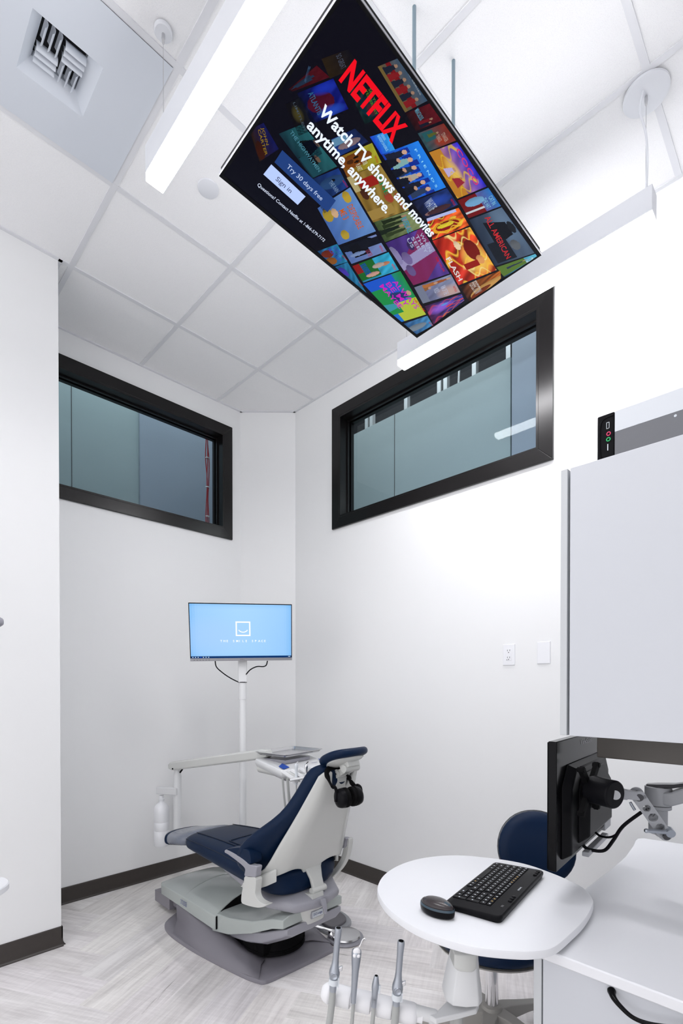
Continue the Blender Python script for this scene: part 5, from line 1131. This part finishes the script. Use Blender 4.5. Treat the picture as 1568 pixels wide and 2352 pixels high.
def make_tool(top_px, bot_px, d_, prof, label, hose_r, kind):
    topp, botp = D(*top_px, d_), D(*bot_px, d_); ax_ = topp-botp; L_ = ax_.length; ax_.normalize()
    t = thing('dental_tool', botp, label, 'dental tool', 'dental tools in the foreground holder')
    s_ = Rv.copy(); s_ = (s_-ax_*s_.dot(ax_)).normalized(); vw = s_.cross(ax_); vw = vw if vw.dot(C0-topp) > 0 else -vw
    b = B(); b.lathe([(r, L_*f) for f, r in prof], botp, axis=ax_, n=28, xa=s_); mk('body', b, 'satin', t, smooth=60)
    b = B(); b.lathe([(hose_r, 0)], botp, n=3) if False else None
    dn = Vector((0,0,-1)); b.tube([botp+ax_*.004, botp-ax_*.05, botp-ax_*.11+dn*.03-s_*.006, botp-ax_*.16+dn*.10-s_*.002, botp-ax_*.18+dn*.16+s_*.02], hose_r, n=14); mk('hose', b, 'hose', t)
    def at(f): return botp+ax_*(L_*f)
    if kind in ('hve', 'se'): 
        b = B(); b.cyl(topp-ax_*.001, topp+ax_*.0008, prof[-1][1]*.72, n=20); mk('bore', b, 'blackmat', t)
    if kind == 'hve':
        b = B(); c_ = at(.275)+vw*.010; b.lathe([(.0095,0),(.0095,.003),(.0075,.005),(.0060,.004),(0,.003)], c_, axis=vw, n=24); mk('valve_button', b, 'satin', t, smooth=50)
        b = B(); c_ = at(.36)+s_*.014; b.ob(c_, (.006,.005,.006), s_+ax_*.4, e3=ax_); mk('valve_lever', b, 'chrome', t, bevel=.002)
        b = B(); b.lathe([(.0125, L_*.11),(.0130, L_*.15),(.0125, L_*.2)], botp, axis=ax_, n=24); b.ob(at(.16)+s_*.009, (.005,.006,.012), s_, e3=ax_); mk('clear_collar', b, 'clear', t, smooth=50)
    if kind == 'syr':
        b = B(); c_ = at(.93)+vw*.006
        for q in (-1, 1): b.ellip(c_+s_*(q*.0048)-ax_*.002+vw*.004, (.0048,.0048,.0048), 14, 8)
        b.ellip(c_+ax_*.006, (.010,.010,.006), 16, 8, e1=s_, e3=vw); mk('push_button', b, 'whiteA', t, smooth=180)
        b = B(); b.tube([topp-ax_*.008, topp+ax_*.010+s_*.008, topp+ax_*.026+s_*.014, topp+ax_*.028+s_*.019, topp+ax_*.024+s_*.022], [.0016,.0013], n=8); mk('nozzle', b, 'chrome', t)
    if kind == 'se':
        b = B(); c_ = at(.58)
        b.ob(c_+s_*.009, (.004,.004,.010), s_, e3=ax_); mk('valve_lever', b, 'clear', t, bevel=.001)
    return t
HV = [(0,.0090),(.02,.0093),(.10,.0095),(.16,.0095),(.20,.0110),(.27,.0140),(.33,.0135),(.42,.0095),(.52,.0080),(.80,.0080),(.90,.0090),(.97,.0092),(1,.0085)]
make_tool((777,2131), (764,2276), 1.275, HV, 'tall silver suction handpiece standing leftmost in the foreground holder', .0088, 'hve')
make_tool((819,2180), (811,2303), 1.265, [(0,.0066),(.1,.0070),(.35,.0080),(.6,.0092),(.8,.0118),(.92,.0128),(.98,.0118),(1,.007)], 'silver air water syringe with two white buttons and a bent nozzle', .0048, 'syr')
make_tool((864,2241), (858,2312), 1.255, [(0,.0070),(.28,.0072),(.285,.0078),(.45,.0078),(.62,.0095),(.72,.0092),(.97,.0058),(1,.0052)], 'short tapered silver saliva ejector valve in the foreground holder', .0055, 'se')
make_tool((921,2161), (909,2312), 1.245, HV, 'tall silver suction handpiece standing rightmost in the foreground holder', .0095, 'hve')

# ================================================================== WALL PLATES
def plate(yc, zc, kind, label):
    t = thing('power_outlet' if kind else 'blank_wall_plate', (XR, yc, zc-.059), label, 'power outlet' if kind else 'wall plate')
    w, h = .0365, .0605
    b = B(); b.loft([[Vector((XR-.0005, yc+sx*w, zc+sz*h)) for sx, sz in ((-1,-1),(1,-1),(1,1),(-1,1))], [Vector((XR-.006, yc+sx*(w-.003), zc+sz*(h-.003))) for sx, sz in ((-1,-1),(1,-1),(1,1),(-1,1))]]); mk('cover_plate', b, 'outlet', t, smooth=0, bevel=.001)
    b = B()
    for z_ in (zc-.049, zc+.049): b.cyl((XR-.0055, yc, z_), (XR-.0068, yc, z_), .0025, n=12)
    mk('screw', b, 'outlet', t)
    if kind:
        b = B(); b.box((XR-.0078, yc-.0165, zc-.0335), (XR-.0055, yc+.0165, zc+.0335)); mk('receptacle', b, 'outlet', t, bevel=.001)
        b = B()
        for z_ in (zc+.020, zc-.019):
            for q in (-.0065, .0065): b.box((XR-.0083, yc+q-.0012, z_), (XR-.0077, yc+q+.0012, z_+.0085))
            b.cyl((XR-.0083, yc, z_-.0075), (XR-.0077, yc, z_-.0075), .0026, n=12)
        b.cyl((XR-.0083, yc+.010, zc-.0275), (XR-.0077, yc+.010, zc-.0275), .0022, n=10)
        mk('socket_slots', b, 'slot', t)
plate(1.2929, 1.573, True, 'white double power outlet on the right wall under the window')
plate(1.0965, 1.5755, False, 'plain white blank wall plate on the right wall beside the outlet')
# ================================================================== things cut by the left edge of the picture
q_ = D(-8, 1428, 1.6)
lt = B(); lt.use('cgrey').loft([supring(q_+Rv*o, h_, h_*1.0, 2.4, 16, a=Fv, u=Vector((0,0,1))) for o, h_ in ((-.16,.03),(-.05,.026),(.005,.018),(.016,.012),(.020,.004))])
lt.use('fix').tube([q_-Rv*.15, (-.05, 2.5, 1.62), (-.10, NY, 1.62)], .02, n=12); lt.box(tuple(q_-Rv*.16-Vector((.02,.02,-.0))), tuple(q_-Rv*.16+Vector((.02,.02,.03))))
mk('lamp_arm_tip', lt, None, label='rounded grey tip of an arm poking in at the left edge', cat='arm tip', smooth=60, bevel=.001)

q_ = D(-60, 2050, 1.6); q_.z = .742
ws = thing('side_work_surface', (q_.x, q_.y, 0), 'rounded white corner of a low work surface cut by the left edge', 'work surface')
b = B(); b.lathe([(0,-.022),(.092,-.022),(.0955,-.019),(.0955,-.003),(.092,0),(0,0)], q_, n=48); mk('top', b, 'top', ws, smooth=40)
b = B(); b.lathe([(.03,-.742),(.03,-.022)], q_-Rv*.05, n=20); mk('support', b, 'white', ws)
